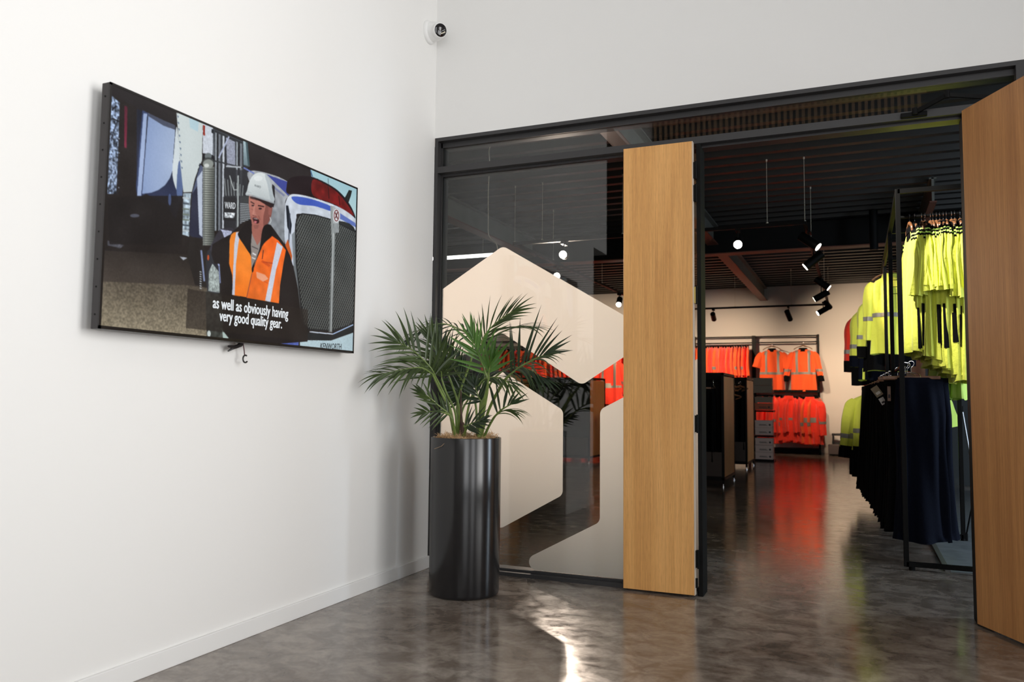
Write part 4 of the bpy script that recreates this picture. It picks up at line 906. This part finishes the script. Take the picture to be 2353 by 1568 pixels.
# tall rack frame (square tube)
PX0, PX1 = 2.737, 3.195
rk = thing('clothes_rack', 'tall black square tube clothes rack standing behind the wide oak door', 'rack', (2.95, 2.6, 0))
TW = .030
for y in (1.27, 2.62, 3.97, 5.32):
    MB().box(PX0-TW/2, PX0+TW/2, y-TW/2, y+TW/2, .02, 2.44).build('upright', MT['black'], rk, bevel=.002)
    MB().box(PX1-TW/2, PX1+TW/2, y-TW/2, y+TW/2, .02, 2.44).build('upright', MT['black'], rk, bevel=.002)
    MB().box(PX0, PX1, y-TW/2, y+TW/2, .022, .050).build('bottom_bar', MT['black'], rk)
    MB().box(PX0, PX1, y-TW/2, y+TW/2, 2.41, 2.44).build('top_bar', MT['black'], rk)
    for x in (PX0+.03, PX1): MB().bar((x, y, 0), (x, y, .022), .018, 14).build('foot', MT['black'], rk)
for x in (PX0, PX1): MB().box(x-TW/2, x+TW/2, 1.27, 5.32, 2.41, 2.44).build('side_bar', MT['black'], rk)
MB().bar((PX0, 1.66, RZ), (PX1+.1, 1.66, RZ), .011, 12).build('hanging_rail', MT['black'], rk)
MB().bar((PX0+.02, 1.35, 1.30), (PX0+.02, 5.3, 1.30), .011, 12).build('hanging_rail', MT['black'], rk)
MB().bar((PX0, 2.7, 2.36), (PX0, 5.3, 2.36), .011, 12).build('hanging_rail', MT['black'], rk)
MB().bar((PX0+.05, 2.15, 2.10), (PX1, 2.15, 2.10), .009, 12).build('hanging_rail', MT['black'], rk)
b = MB()
for k in range(9): b.bar((PX0, 2.6, 1.92+k*.055), (PX1, 2.6, 1.92+k*.055), .0025, 6)
g_ = b.build('wire_grid', MT['black'], rk)
# brace rods beside the rack
br = thing('brace_stand', 'thin metal rods bracing beside the rear foot of the tall rack', 'stand', (3.25, 2.6, 0))
MB().bar((3.213, 2.63, 1.005), (3.285, 2.60, .41), .007, 8).build('brace_rod', MT['rod'], br, True)
MB().bar((3.285, 2.60, .41), (3.215, 2.62, .05), .006, 8).build('brace_rod', MT['black'], br, True)
MB().bar((3.213, 2.63, .985), (3.213, 2.63, 1.03), .012, 10).build('clamp', MT['black'], br)
MB().bar((3.215, 2.62, 0), (3.215, 2.62, .06), .012, 10).build('foot', MT['black'], br)
tag(MB().box(2.955, 2.985, 1.31, 2.58, .0, .012).build('floor_strip', MT['alu']), 'grey metal floor strip running back under the tall rack', 'floor strip')
WORLD_COORDS[0] = False
# trousers on the low rail, facing the door
hanger_mesh(label='wooden clip hanger holding the front navy trousers under the yellow shirts', loc=(2.80, 1.43, 1.305), width=.34, clip=True, group='clip hangers on the low rail')
trousers('work_trousers', 'navy work trousers at the front of the low rail behind the first rack post', (2.845, 1.45, 1.30), .10, MT['navy'], 'dark trousers on the low rail', 3, L=1.14, hw=.135, spread=1.0, thick=1.1)
trousers('work_trousers', 'navy work trousers directly behind the front navy pair', (2.885, 1.54, 1.30), .16, MT['navy'], 'dark trousers on the low rail', 5, L=1.13, hw=.140, spread=1.04)
hanger_mesh(label='wooden clip hanger poking out left of the first rack post', loc=(2.775, 1.62, 1.305), width=.34, clip=True, group='clip hangers on the low rail')
k = 0; y = 1.66
while y < 4.85:
    f = (y-1.6)/3.3
    trousers('work_trousers', 'black work trousers hanging among many on the low rail', (2.81-.12*f, y, 1.30), random.uniform(-.1, .12), MT['blackc'], 'black trousers deeper on the low rail', 40+k, L=1.13-.02*f+random.uniform(-.02, .02), hw=.142+.034*f, spread=1.0+.18*f, thick=.9)
    if k % 3 == 0: hanger_mesh(label='wooden clip hanger among the black trousers on the low rail', loc=(2.79-.10*f, y-.01, 1.305), width=.30, clip=True, group='clip hangers among the black trousers')
    y += .135; k += 1
# card tags on the trousers
for (px, py, dy, w_, h_, a, lab, m_) in ((2015, 900, 1.80, .050, .075, -.6, 'dark card tag hanging tilted at the left of the rack post', 'boxd'), (2028, 922, 1.82, .035, .05, -.5, 'small white card tag below the dark tilted tag', 'tagw'), (2043, 905, 1.60, .020, .10, .0, 'narrow orange swing tag close to the first rack post', 'hangw')):
    p = at(px, py, dy); tg = thing('swing_tag', lab, 'tag', p, 0)
    tg.rotation_euler = (0, a, 0)
    MB().box(-w_/2, w_/2, -.001, .001, -h_/2, h_/2).build('card', MT[m_], tg)
    MB().box(-w_*.3, w_*.3, -.0016, -.001, -h_*.3, -h_*.05).build('printed_panel', MT['tagw'] if m_ == 'boxd' else MT['print'], tg)
    MB().tube([(0, 0, h_/2), (.004, 0, h_/2+.03), (.012, .0, h_/2+.07)], .0008, 4).build('string', MT['blackm'], tg)
# jackets on the upper rail, left side of the posts
jk = [('hi_vis_jacket', 'bright yellow hooded jacket nearest on the upper rail left of the rack posts', 4.25, 2.37, MT['hvy'], MT['hvy'], None, None, .78, 'h', 61, .98),
      ('hi_vis_jacket', 'yellow rain jacket with dark lower half behind the brightest yellow jacket', 4.80, 2.24, MT['hvy'], MT['hvy'], MT['blackc'], MT['blackc'], .88, 'h', 62, 1.0),
      ('hi_vis_jacket', 'yellow and navy jacket with two silver sleeve bands further along the upper rail', 5.35, 2.20, MT['hvy'], MT['hvy'], MT['navy'], MT['navy'], .96, 'h', 63, 1.05),
      ('hi_vis_jacket', 'orange and black jacket at the far end of the upper rail by the white wall', 6.1, 2.22, MT['hvr'], MT['blackc'], MT['blackc'], MT['blackc'], 1.0, 'h', 64, 1.12)]
for nm, lab, y, z, m1, colr, low, cf, wd, tp, sd, sc in jk:
    jacket(nm, lab, 'jacket', (2.80-.035*(sd-61), y, z), random.uniform(-.1, .1), m1, colr, 'jackets on the upper rail', cf, low, -.50, .86, 1., wd, tp, sd, True, .03, sc)
    hanger_mesh(label=['coat hanger of the nearest bright yellow jacket', 'coat hanger of the yellow rain jacket with dark lower half', 'coat hanger of the yellow and navy jacket', 'coat hanger of the far orange and black jacket'][sd-61], group='hangers of the upper jackets', loc=(2.80-.035*(sd-61), y, z+.02), width=.34)
for nm, lab, y, m1, sd, x in (('hi_vis_jacket', 'yellow and black jacket hanging low beyond the black trousers', 5.05, MT['hvy'], 71, 2.64), ('hi_vis_jacket', 'amber yellow jacket hanging low behind the last trousers', 5.45, MT['hvy'], 72, 2.70), ('rain_coat', 'long black coat hanging low at the far end of the tall rack', 5.85, MT['blackc'], 73, 2.70)):
    jacket(nm, lab, 'jacket', (x, y, 1.22), .25, m1, MT['hvy'] if 'yellow' in lab else MT['blackc'], 'garments low at the far end of the rack', MT['blackc'], MT['blackc'] if 'black' in lab else None, -.62, .9, 1., .98, 'h', sd, True, .07, 1.06)
jacket('hi_vis_vest', 'lime vest edge showing at the right behind the navy trousers', 'vest', (2.97, 3.25, 1.24), 0, MT['hvg'], MT['hvy'], None, None, None, -.5, .72, .8, .8, 'h', 77, False, .03, .9)
WORLD_COORDS[0] = True
r2 = thing('clothes_rail', 'black clothes rail continuing the tall rack towards the white end wall', 'rack', (2.74, 6.2, 0))
MB().box(2.725, 2.755, 5.5, 5.53, 0, 2.3).build('upright', MT['black'], r2)
MB().box(2.725, 2.755, 6.9, 6.93, 0, 2.3).build('upright', MT['black'], r2)
MB().box(2.725, 2.755, 5.5, 6.93, 2.27, 2.30).build('top_bar', MT['black'], r2)
MB().bar((2.74, 5.5, 1.24), (2.74, 6.9, 1.24), .011, 10).build('hanging_rail', MT['black'], r2)

# ------------------------------------------------------------------ far wall rails
def wall_bay(x0, x1, label, shelf=True):
    t = thing('wall_rail', label, 'clothes rail', ((x0+x1)/2, 13.2, 0))
    for x in (x0, x1): MB().box(x-.02, x+.02, 13.14, 13.18, 0, 2.44).box(x-.012, x+.012, 13.18, 13.36, 2.40, 2.43).build('upright', MT['black'], t)
    MB().box(x0, x1, 13.145, 13.175, 2.405, 2.43).build('top_bar', MT['black'], t)
    MB().box(x0, x1, 13.145, 13.175, 2.275, 2.30).build('hanging_rail', MT['black'], t)
    MB().box(x0, x1, 12.85, 12.875, 1.235, 1.26).build('lower_rail', MT['black'], t)
    if shelf: MB().box(x0, x1, 12.86, 13.3, 1.262, 1.29).build('shelf', MT['black'], t)
    MB().box(x0, x1, 12.95, 13.3, .02, .10).build('base_shelf', MT['black'], t)
    return t
wall_bay(.50, 1.757, 'black wall rail with two orange shirts facing out on the white end wall')
wall_bay(-.76, .46, 'black wall rail of edge-on orange shirts left of the two facing shirts')
for i, x0 in enumerate((-2.02, -3.28, -4.54, -5.80)):
    wall_bay(x0, x0+1.22, 'black wall rail on the end wall, %s from the right seen through the glass' % ordw[i+1])
WORLD_COORDS[0] = False
# two shirts facing out
jacket('hi_vis_shirt', 'orange short sleeved shirt with silver braces facing out on the end wall', 'shirt', (.86, 13.0, 2.20), .12, MT['hvo'], MT['blackc'], 'orange shirts facing out on the end wall', None, None, -.5, .95, 1., 1.02, 'v', 81, False, .1, 1.02)
jacket('hi_vis_shirt', 'orange long sleeved shirt with black cuffs facing out beside the black wall upright', 'shirt', (1.47, 13.0, 2.20), -.05, MT['hvo'], MT['blackc'], 'orange shirts facing out on the end wall', MT['blackc'], None, -.5, .95, 1., 1.02, 'v', 82, True, .10, 1.02)
for x, lab in ((.86, 'hanger of the short sleeved orange shirt facing out'), (1.47, 'hanger of the long sleeved orange shirt facing out')):
    hanger_mesh(label=lab, group='hangers of the facing orange shirts', loc=(x, 13.0, 2.25), width=.36)
# edge-on orange shirts: three masters, then copies
def edge_shirt(nm, lab, group, m, seed, L=.86, collar='blackc', tape=False):
    t = thing(nm, lab, 'shirt', (0, 0, 0), PI/2, group)
    prof = [(-.05, .045, .014), (-.075, .12, .016), (-.11, .20, .018), (-.16, .225, .022), (-.40, .23, .028), (-L, .245, .036)]
    G = torso(prof, nu=26, nv=22, amp=.009, k=4, seed=seed); grid_mesh(G, m, 'body', t)
    if tape: patch(G, lambda c, u: abs(c.z+.55) < .03, MT['tape'], 'reflective_band', t, .004)
    for s in (-1, 1):
        S = sleeve([Vector((s*.18, 0, -.13)), Vector((s*.235, 0, -.22)), Vector((s*.25, .008, -.45)), Vector((s*.25, -.012, -.68))], [.018, .027, .027, .030], nu=12, nv=12, amp=.004, seed=seed+s, sy=.8)
        q = grid_mesh(S, m, 'sleeve', t)
        if tape: patch(S, lambda c, u: abs(c.z+.50) < .03, MT['tape'], 'sleeve_band', q, .003)
    CG = [[Vector(((.07+.03*q)*math.cos(2*PI*i/16), .022*math.sin(2*PI*i/16), -.035-.05*q)) for i in range(16)] for q in (0, .5, 1)]
    grid_mesh(CG, MT[collar], 'collar', t); return t
GU = 'orange shirts hung edge-on on the end wall'
LU = 'orange hi-vis shirt hung edge-on in the upper left bay of the end wall'
mast = [edge_shirt('hi_vis_shirt', LU, GU, MT['hvo'], 101), edge_shirt('hi_vis_shirt', LU, GU, MT['hvr'], 102), edge_shirt('hi_vis_shirt', LU, GU, MT['hvo'], 103, tape=True)]
used = [False]*3
def put(k, loc, rz, lab=None, grp=None, sc=1.):
    o = mast[k] if not used[k] else copy_tree(mast[k]); used[k] = True
    o.location = loc; o.rotation_euler = (0, 0, rz); o.scale = (sc, sc, sc)
    if lab: o['label'] = lab
    if grp: o['group'] = grp
    return o
x = -.71
while x < .42:
    put(random.choice((0, 1, 0, 2)), (x, 12.98, 2.26), PI/2+random.uniform(-.12, .12), LU, GU, 1.0); x += .052
LG = 'orange hi-vis garment on the low rail by the end wall under the facing shirts'
x = .74
while x < 1.76:
    put(random.choice((1, 1, 2, 1, 1)), (x, 12.78, 1.24-random.uniform(0, .06)), PI/2+random.uniform(-.5, .5), LG, 'orange garments on the low rail', 1.12 if 1.1 < x < 1.6 else 1.18); x += .075
jacket('hi_vis_jacket', 'red orange jacket turned outward in the middle of the low rail under the facing shirts', 'jacket', (1.20, 12.66, 1.22), .35, MT['hvr'], MT['hvr'], None, None, None, -.5, .86, 1., .92, 'h', 91, True, .03, 1.1)
jacket('hi_vis_jacket', 'red orange jacket hanging outward at the right end of the low rail', 'jacket', (1.60, 12.66, 1.20), -.45, MT['hvr'], MT['hvr'], None, None, None, -.5, .88, 1., .92, 'h', 92, True, .04, 1.12)
GL = 'orange garments seen through the shopfront glass'
for x0 in (-2.02, -3.28, -4.54, -5.80):
    for q in range(9):
        put(q % 3, (x0+.12+q*.115, 12.98, 2.26), PI/2+random.uniform(-.15, .15), 'orange hi-vis shirt hung edge-on along the end wall behind the glass', GL)
    for q in range(7):
        put((q+1) % 3, (x0+.15+q*.15, 12.78, 1.22), PI/2+random.uniform(-.3, .3), 'orange hi-vis shirt hung low along the end wall behind the glass', GL)
for i, (x, lab) in enumerate(((-2.52, 'orange jacket with silver bands facing out behind the glass by the narrow oak leaf'), (-4.45, 'orange jacket facing out at the end wall seen between the palm fronds'))):
    jacket('hi_vis_jacket', lab, 'jacket', (x, 12.6, 2.0), .1, MT['hvr'], MT['blackc'], None, None, None, -.5, .9, 1., 1., 'v', 95+i, True, .08, 1.15)
WORLD_COORDS[0] = True

# ------------------------------------------------------------------ gondolas, boxes
def gondola(x0, x1, y0, y1, h, label, knobs=True):
    t = thing('display_gondola', label, 'display unit', ((x0+x1)/2, y0, 0)); s = .03
    for x in (x0+s/2, x1-s/2):
        for y in (y0+s/2, y1-s/2): MB().box(x-s/2, x+s/2, y-s/2, y+s/2, .035, h).build('corner_post', MT['black'], t)
    for z in (h-s, .08):
        MB().box(x0, x1, y0, y0+s, z, z+s).box(x0, x1, y1-s, y1, z, z+s).box(x0, x0+s, y0, y1, z, z+s).box(x1-s, x1, y0, y1, z, z+s).build('rim_frame', MT['black'], t)
    MB().box(x1-.022, x1-.004, y0+.045, y1-.045, .115, h-.045).build('timber_side', MT['oak'], t)  # lighter oak copy puts the lit look into this side
    MB().box(x0+.004, x0+.022, y0+.045, y1-.045, .115, h-.045).build('timber_side', MT['oak_shaded'], t)
    MB().box(x0+.03, x1-.03, (y0+y1)/2-.01, (y0+y1)/2+.01, .11, h-.02).build('middle_panel', MT['blackm'], t)
    MB().box(x0+.03, x1-.03, y0+.02, y1-.02, .11, .125).build('base_board', MT['blackm'], t)
    MB().box(x0+.03, x1-.03, y0+.0, y0+.02, .125, .42).build('kick_panel', mat('dark timber kick panel', (.03, .017, .012), .6), t)
    MB().bar((x0+.03, y0+.12, h-.10), (x1-.03, y0+.12, h-.10), .010, 10).build('hanging_rail', MT['black'], t)
    for x in (x0+s/2, x1-s/2):
        for y in (y0+s/2, y1-s/2):
            MB().bar((x, y, 0), (x, y, .012), .020, 14).bar((x, y, .012), (x, y, .036), .007, 10).build('levelling_foot', MT['chrome'], t, True)
    return t
gondola(-.30, .962, 5.67, 6.62, 1.40, 'nearest black framed display unit with timber side panels behind the narrow oak leaf')
gondola(-.35, .905, 8.40, 9.32, 1.42, 'second black framed display unit behind the nearest one')
gondola(-3.2, -1.9, 5.2, 6.1, 1.42, 'black framed display unit seen through the left part of the glass')
gondola(-2.9, -1.6, 8.3, 9.2, 1.42, 'far black framed display unit seen through the clear band of the glass')
WORLD_COORDS[0] = False
for (x0, yy_, n, zt, lab, grp) in ((.10, 5.79, 7, 1.29, 'black trousers in the nearest display unit', 'trousers in the nearest display unit'), (.0, 8.52, 8, 1.31, 'black trousers in the second display unit', 'trousers in the second display unit'), (-3.05, 5.32, 6, 1.31, 'black trousers in the display unit behind the left glass', 'trousers behind the left glass')):
    for q in range(n):
        y2 = yy_
        trousers('work_trousers', lab, (x0+q*.12, y2, zt), PI/2+random.uniform(-.1, .1), MT['blackc'], grp, 200+q, L=1.0, hw=.10, spread=1.0, thick=.6)
        hanger_mesh(label='hanger holding '+lab, group='hangers of the '+grp, loc=(x0+q*.12, y2, zt), rz=PI/2, width=.16, clip=True)
hanger_mesh(label='light wooden hanger turned outward at the front of the nearest display unit', loc=(.66, 5.79, 1.30), rz=.1, width=.26, clip=True)
for q in range(7): hanger_mesh('clothes_hanger', 'small chrome hooked hanger in a row at the front of the second display unit', 'chrome hooks of the second display unit', (.50+(q % 4)*.10, 8.42, 1.33-.13*(q//4)), 0, .05, False)
WORLD_COORDS[0] = True
# shoe boxes in two stacks
def shoebox(x0, x1, y0, y1, z0, z1, m, label, grp, marks=True, lid=True):
    t = thing('shoe_box', label, 'box', ((x0+x1)/2, y0, z0), 0, grp)
    MB().box(x0+.003, x1-.003, y0+.003, y1-.003, z0, z1-.004).build('carton', m, t)
    if lid: MB().box(x0, x1, y0, y1, z1-.028, z1).build('lid', m, t)
    if marks:
        MB().bar((x1-.05, y0+.0028, (z0+z1)/2-.012), (x1-.05, y0+.001, (z0+z1)/2-.012), .018, 16).build('round_mark', MT['print'], t)
        MB().box(x0+.07, x0+.19, y0+.0012, y0+.003, (z0+z1)/2-.012, (z0+z1)/2-.004).box(x0+.07, x0+.21, y0+.0012, y0+.003, (z0+z1)/2-.026, (z0+z1)/2-.019).build('printed_lines', MT['print'], t)
    return t
z = .03
hts = [(.035, .155, 'box'), (.158, .280, 'box'), (.285, .405, 'box'), (.46, .585, 'box'), (.588, .715, 'box')]
nm_ = ['lowest', 'second lowest', 'middle', 'second highest', 'highest']
for i, (a, c, m_) in enumerate(hts):
    shoebox(.80, 1.10, 10.36, 10.56, a, c, MT[m_], '%s grey brown shoe box in the stack beside the second display unit' % nm_[i], 'grey brown shoe boxes in the stack')
shoebox(.80, 1.09, 10.36, 10.62, .90, 1.02, MT['boxr'], 'rust coloured shoe box above the grey brown stack', 'shoe boxes on the shelves', True)
shoebox(.80, 1.09, 10.36, 10.62, 1.025, 1.13, MT['boxd'], 'dark olive shoe box directly on the rust coloured one', 'shoe boxes on the shelves', False)
shoebox(.74, 1.09, 10.36, 10.62, 1.20, 1.33, MT['boxd'], 'dark olive shoe box on the top shelf, under another', 'shoe boxes on the shelves', False)
shoebox(.74, 1.09, 10.36, 10.62, 1.335, 1.465, MT['boxd'], 'dark olive shoe box topmost of the whole stack', 'shoe boxes on the shelves', False)
sh = thing('shoe_shelf', 'black shelf tower holding shoe boxes behind the second display unit', 'shelf', (.92, 10.4, 0))
for z in (.0, .418, .86, 1.14): MB().box(.70, 1.12, 10.34, 10.66, z+.005, z+.030).build('shelf_board', MT['black'], sh)
MB().box(.68, .70, 10.34, 10.66, 0, 1.5).build('side_panel', MT['black'], sh)
MB().box(1.12, 1.124, 10.34, 10.37, 0, 1.42).build('label_strip', MT['pink'], sh)
# step stool and crate at the end wall
st = thing('step_stool', 'small grey step stool against the end wall', 'stool', (2.15, 13.1, 0))
MB().box(2.00, 2.03, 12.95, 13.2, .0, .40).build('side_panel', MT['slate'], st)
MB().box(2.28, 2.31, 12.95, 13.2, .0, .40).build('side_panel', MT['slate'], st)
MB().box(1.99, 2.32, 12.93, 13.2, .38, .42).build('top_board', MT['slate'], st)
MB().box(2.03, 2.28, 12.95, 12.97, .18, .24).build('tread', MT['slate'], st)
cr = thing('plinth_box', 'low grey box plinth on the floor in front of the step stool', 'box', (2.15, 12.6, 0))
MB().box(1.93, 2.42, 12.62, 12.88, .01, .21).build('carton', mat('grey mauve plinth', (.15, .12, .12), .6), cr, bevel=.005)
MB().box(1.95, 2.40, 12.60, 12.62, .01, .03).build('kick_strip', MT['black'], cr)

# ------------------------------------------------------------------ track lighting
TZ = 2.80
trk = thing('light_track', 'black rectangular lighting track hung on wires below the shop ceiling', 'light track', (.5, 7.3, TZ))
def trackbar(a, b2): MB().sq(a, b2, .036, h=.034).build('track_bar', MT['black'], trk)
xa, xb, ya, yb = -1.06, 2.03, 3.79, 10.93
trackbar((xa, ya, TZ), (xb, ya, TZ)); trackbar((xa, yb, TZ), (xb, yb, TZ)); trackbar((xa, ya, TZ), (xa, yb, TZ)); trackbar((xb, ya, TZ), (xb, yb, TZ))
for x, y in ((1.68, ya), (.2, ya), (-.72, ya), (xb, ya+.05), (xb, 5.05), (xb, 7.0), (xb, 9.0), (xb, yb), (xa, ya+.02), (xa, 5.06), (xa, 7.2), (xa, 9.2), (.4, yb), (1.4, yb)):
    MB().bar((x, y, TZ+.03), (x, y, 3.47), .0022, 6).bar((x, y, 3.45), (x, y, 3.47), .008, 8).bar((x, y, TZ+.012), (x, y, TZ+.03), .012, 8).build('hanging_wire', MT['cable'], trk)
def spotlight(i, p, aim, label, lens='lamp', W=90, size=1.1, L=.225, R_=.047):
    p = Vector(p); d = (Vector(aim)-p).normalized(); top = Vector((p.x, p.y, TZ-.02))
    t = thing('track_spotlight', label, 'spotlight', p, 0, 'black cylinder spotlights on the track')
    a = p-d*L*.5; c = p+d*L*.5
    MB().bar(a, c-d*.004, R_, 28).build('housing', MT['black'], t, True)
    MB().bar(c-d*.0035, c-d*.001, R_*.86, 28).build('lens', MT[lens], t)
    MB().box(top.x-.018, top.x+.018, top.y-.07, top.y+.07, TZ-.045, TZ-.018).build('adapter', MT['black'], t)
    MB().bar(top, p, .007, 8).build('stem', MT['black'], t)
    spot('spot_beam', c+d*.006, Vector(aim), W, size, .8, (1, .80, .66) if p.y < 9 and p.x < 0 else (1, .72, .48))
SP = [((1.395, 3.79, 2.645), (1.75, 1.0, 1.6), 'glowing spotlight on the near track bar facing the doorway', 'lampf', 15, .8),
      ((2.055, 4.15, 2.68), (3.25, 3.85, 1.7), 'black spotlight aimed right at the corner of the near track bar', 'lamp', 160, .8),
      ((2.07, 4.62, 2.56), (.8, 4.5, 1.55), 'black spotlight aimed left below the corner of the near track bar', 'lamp', 60, 1.0),
      ((2.05, 7.6, 2.72), (3.1, 7.55, 1.9), 'black spotlight aimed right midway along the side track bar', 'lamp', 60, 1.0),
      ((2.02, 8.0, 2.60), (.5, 8.3, 1.8), 'black spotlight aimed left midway along the side track bar', 'lamp', 60, 1.0),
      ((2.03, 10.5, 2.74), (2.75, 12.9, 2.0), 'black spotlight aimed right at the far end of the side track bar', 'lamp', 330, 1.5),
      ((1.96, 10.4, 2.64), (.5, 10.0, 1.75), 'black spotlight aimed left at the far end of the side track bar', 'lamp', 40, 1.1),
      ((1.35, 10.93, 2.62), (1.9, 12.7, 1.0), 'black spotlight on the far track bar in front of the end wall', 'lamp', 140, 1.4),
      ((.0, 10.93, 2.64), (-.1, 13.2, 1.7), 'black spotlight on the far track bar above the edge-on orange shirts', 'lamp', 230, 1.6),
      ((-.48, 3.84, 2.645), (.45, .0, 2.05), 'glowing spotlight shining through the shopfront glass above the film', 'lampf', 560, 1.0),
      ((-1.10, 5.30, 2.65), (.95, .0, 1.9), 'small bright spotlight just above the sloping film edge', 'lampf', 520, .75),
      ((-1.07, 8.20, 2.65), (-.6, 5.5, 1.0), 'small bright spotlight seen beside the narrow oak leaf through the glass', 'lampf', 30, 1.0),
      ((-1.0, 10.7, 2.64), (-2.6, 13.2, 1.5), 'black spotlight at the left end of the far track bar', 'lamp', 500, 1.6)]
for i, (p, aim, lab, ln, W, sz) in enumerate(SP): spotlight(i, p, aim, lab, ln, W, sz)
fs = thing('unseen_spotlight', 'added unseen spotlight under the shop ceiling brightening the jackets along the tall rack', 'spotlight', (1.5, .9, 3.3))  # added lamp that brightens the jackets; no fitting known there
MB().bar((1.48, .86, 3.36), (1.52, .96, 3.24), .045, 24).build('housing', MT['black'], fs, True)
MB().bar((1.5, .9, 3.34), (1.5, .9, 3.56), .008, 8).build('stem', MT['black'], fs)
spot('fill_beam_jackets', (1.525, .98, 3.22), (2.50, 4.8, 1.7), 400, .42, col=(1, .92, .8))
# linear pendant and dangling cable behind the glass
lp = thing('linear_pendant', 'bright white linear light tube behind the upper left glass', 'pendant light', (-2.5, 5.9, 3.12))
MB().box(-4.0, -2.25, 5.98, 6.02, 3.11, 3.15).build('tube', MT['ledtube'], lp)
MB().box(-4.0, -2.25, 5.975, 6.025, 3.15, 3.18).build('housing', MT['black'], lp)
for x in (-3.7, -2.5): MB().bar((x, 6.0, 3.18), (x, 6.0, 3.60), .002, 6).build('hanging_wire', MT['cable'], lp)
area('pendant_light', (-3.1, 6.0, 3.10), (-3.1, 6.0, 0), 1.7, .05, 25, (1, .97, .92))
dcb = thing('hanging_cable', 'long kinked off white cable dangling from the shop ceiling behind the glass', 'cable', (-.7, 2.3, 3.4))
Pk = [at(x, y, 2.3) for x, y in ((1134, 318), (1131, 330), (1124, 345), (1125, 380), (1122, 440), (1122, 500), (1122, 535), (1128, 548), (1140, 560), (1143, 570), (1143, 577))]
Pk = [Vector((Pk[0].x, 2.3, 3.47))]+Pk
MB().tube(bez(Pk, 60), .0045, 7).build('cord', MT['cable'], dcb, True)
MB().bar(Pk[-1], Pk[-1]+Vector((0, 0, -.09)), .010, 8).build('plug', MT['black'], dcb)
# unseen spotlight inferred from the light on the yellow shirts
fs = thing('unseen_spotlight', 'black cylinder spotlight under the shop ceiling just inside the doorway lighting the yellow shirts', 'spotlight', (1.9, .6, 3.3))
MB().bar((1.885, .585, 3.36), (1.95, .65, 3.22), .045, 24).build('housing', MT['black'], fs, True)
MB().bar((1.9, .6, 3.36), (1.9, .6, 3.56), .008, 8).build('stem', MT['black'], fs)
spot('spot_beam_rack', (1.96, .66, 3.2), (3.05, 1.65, 1.85), 400, .62, col=(1, .93, .82))
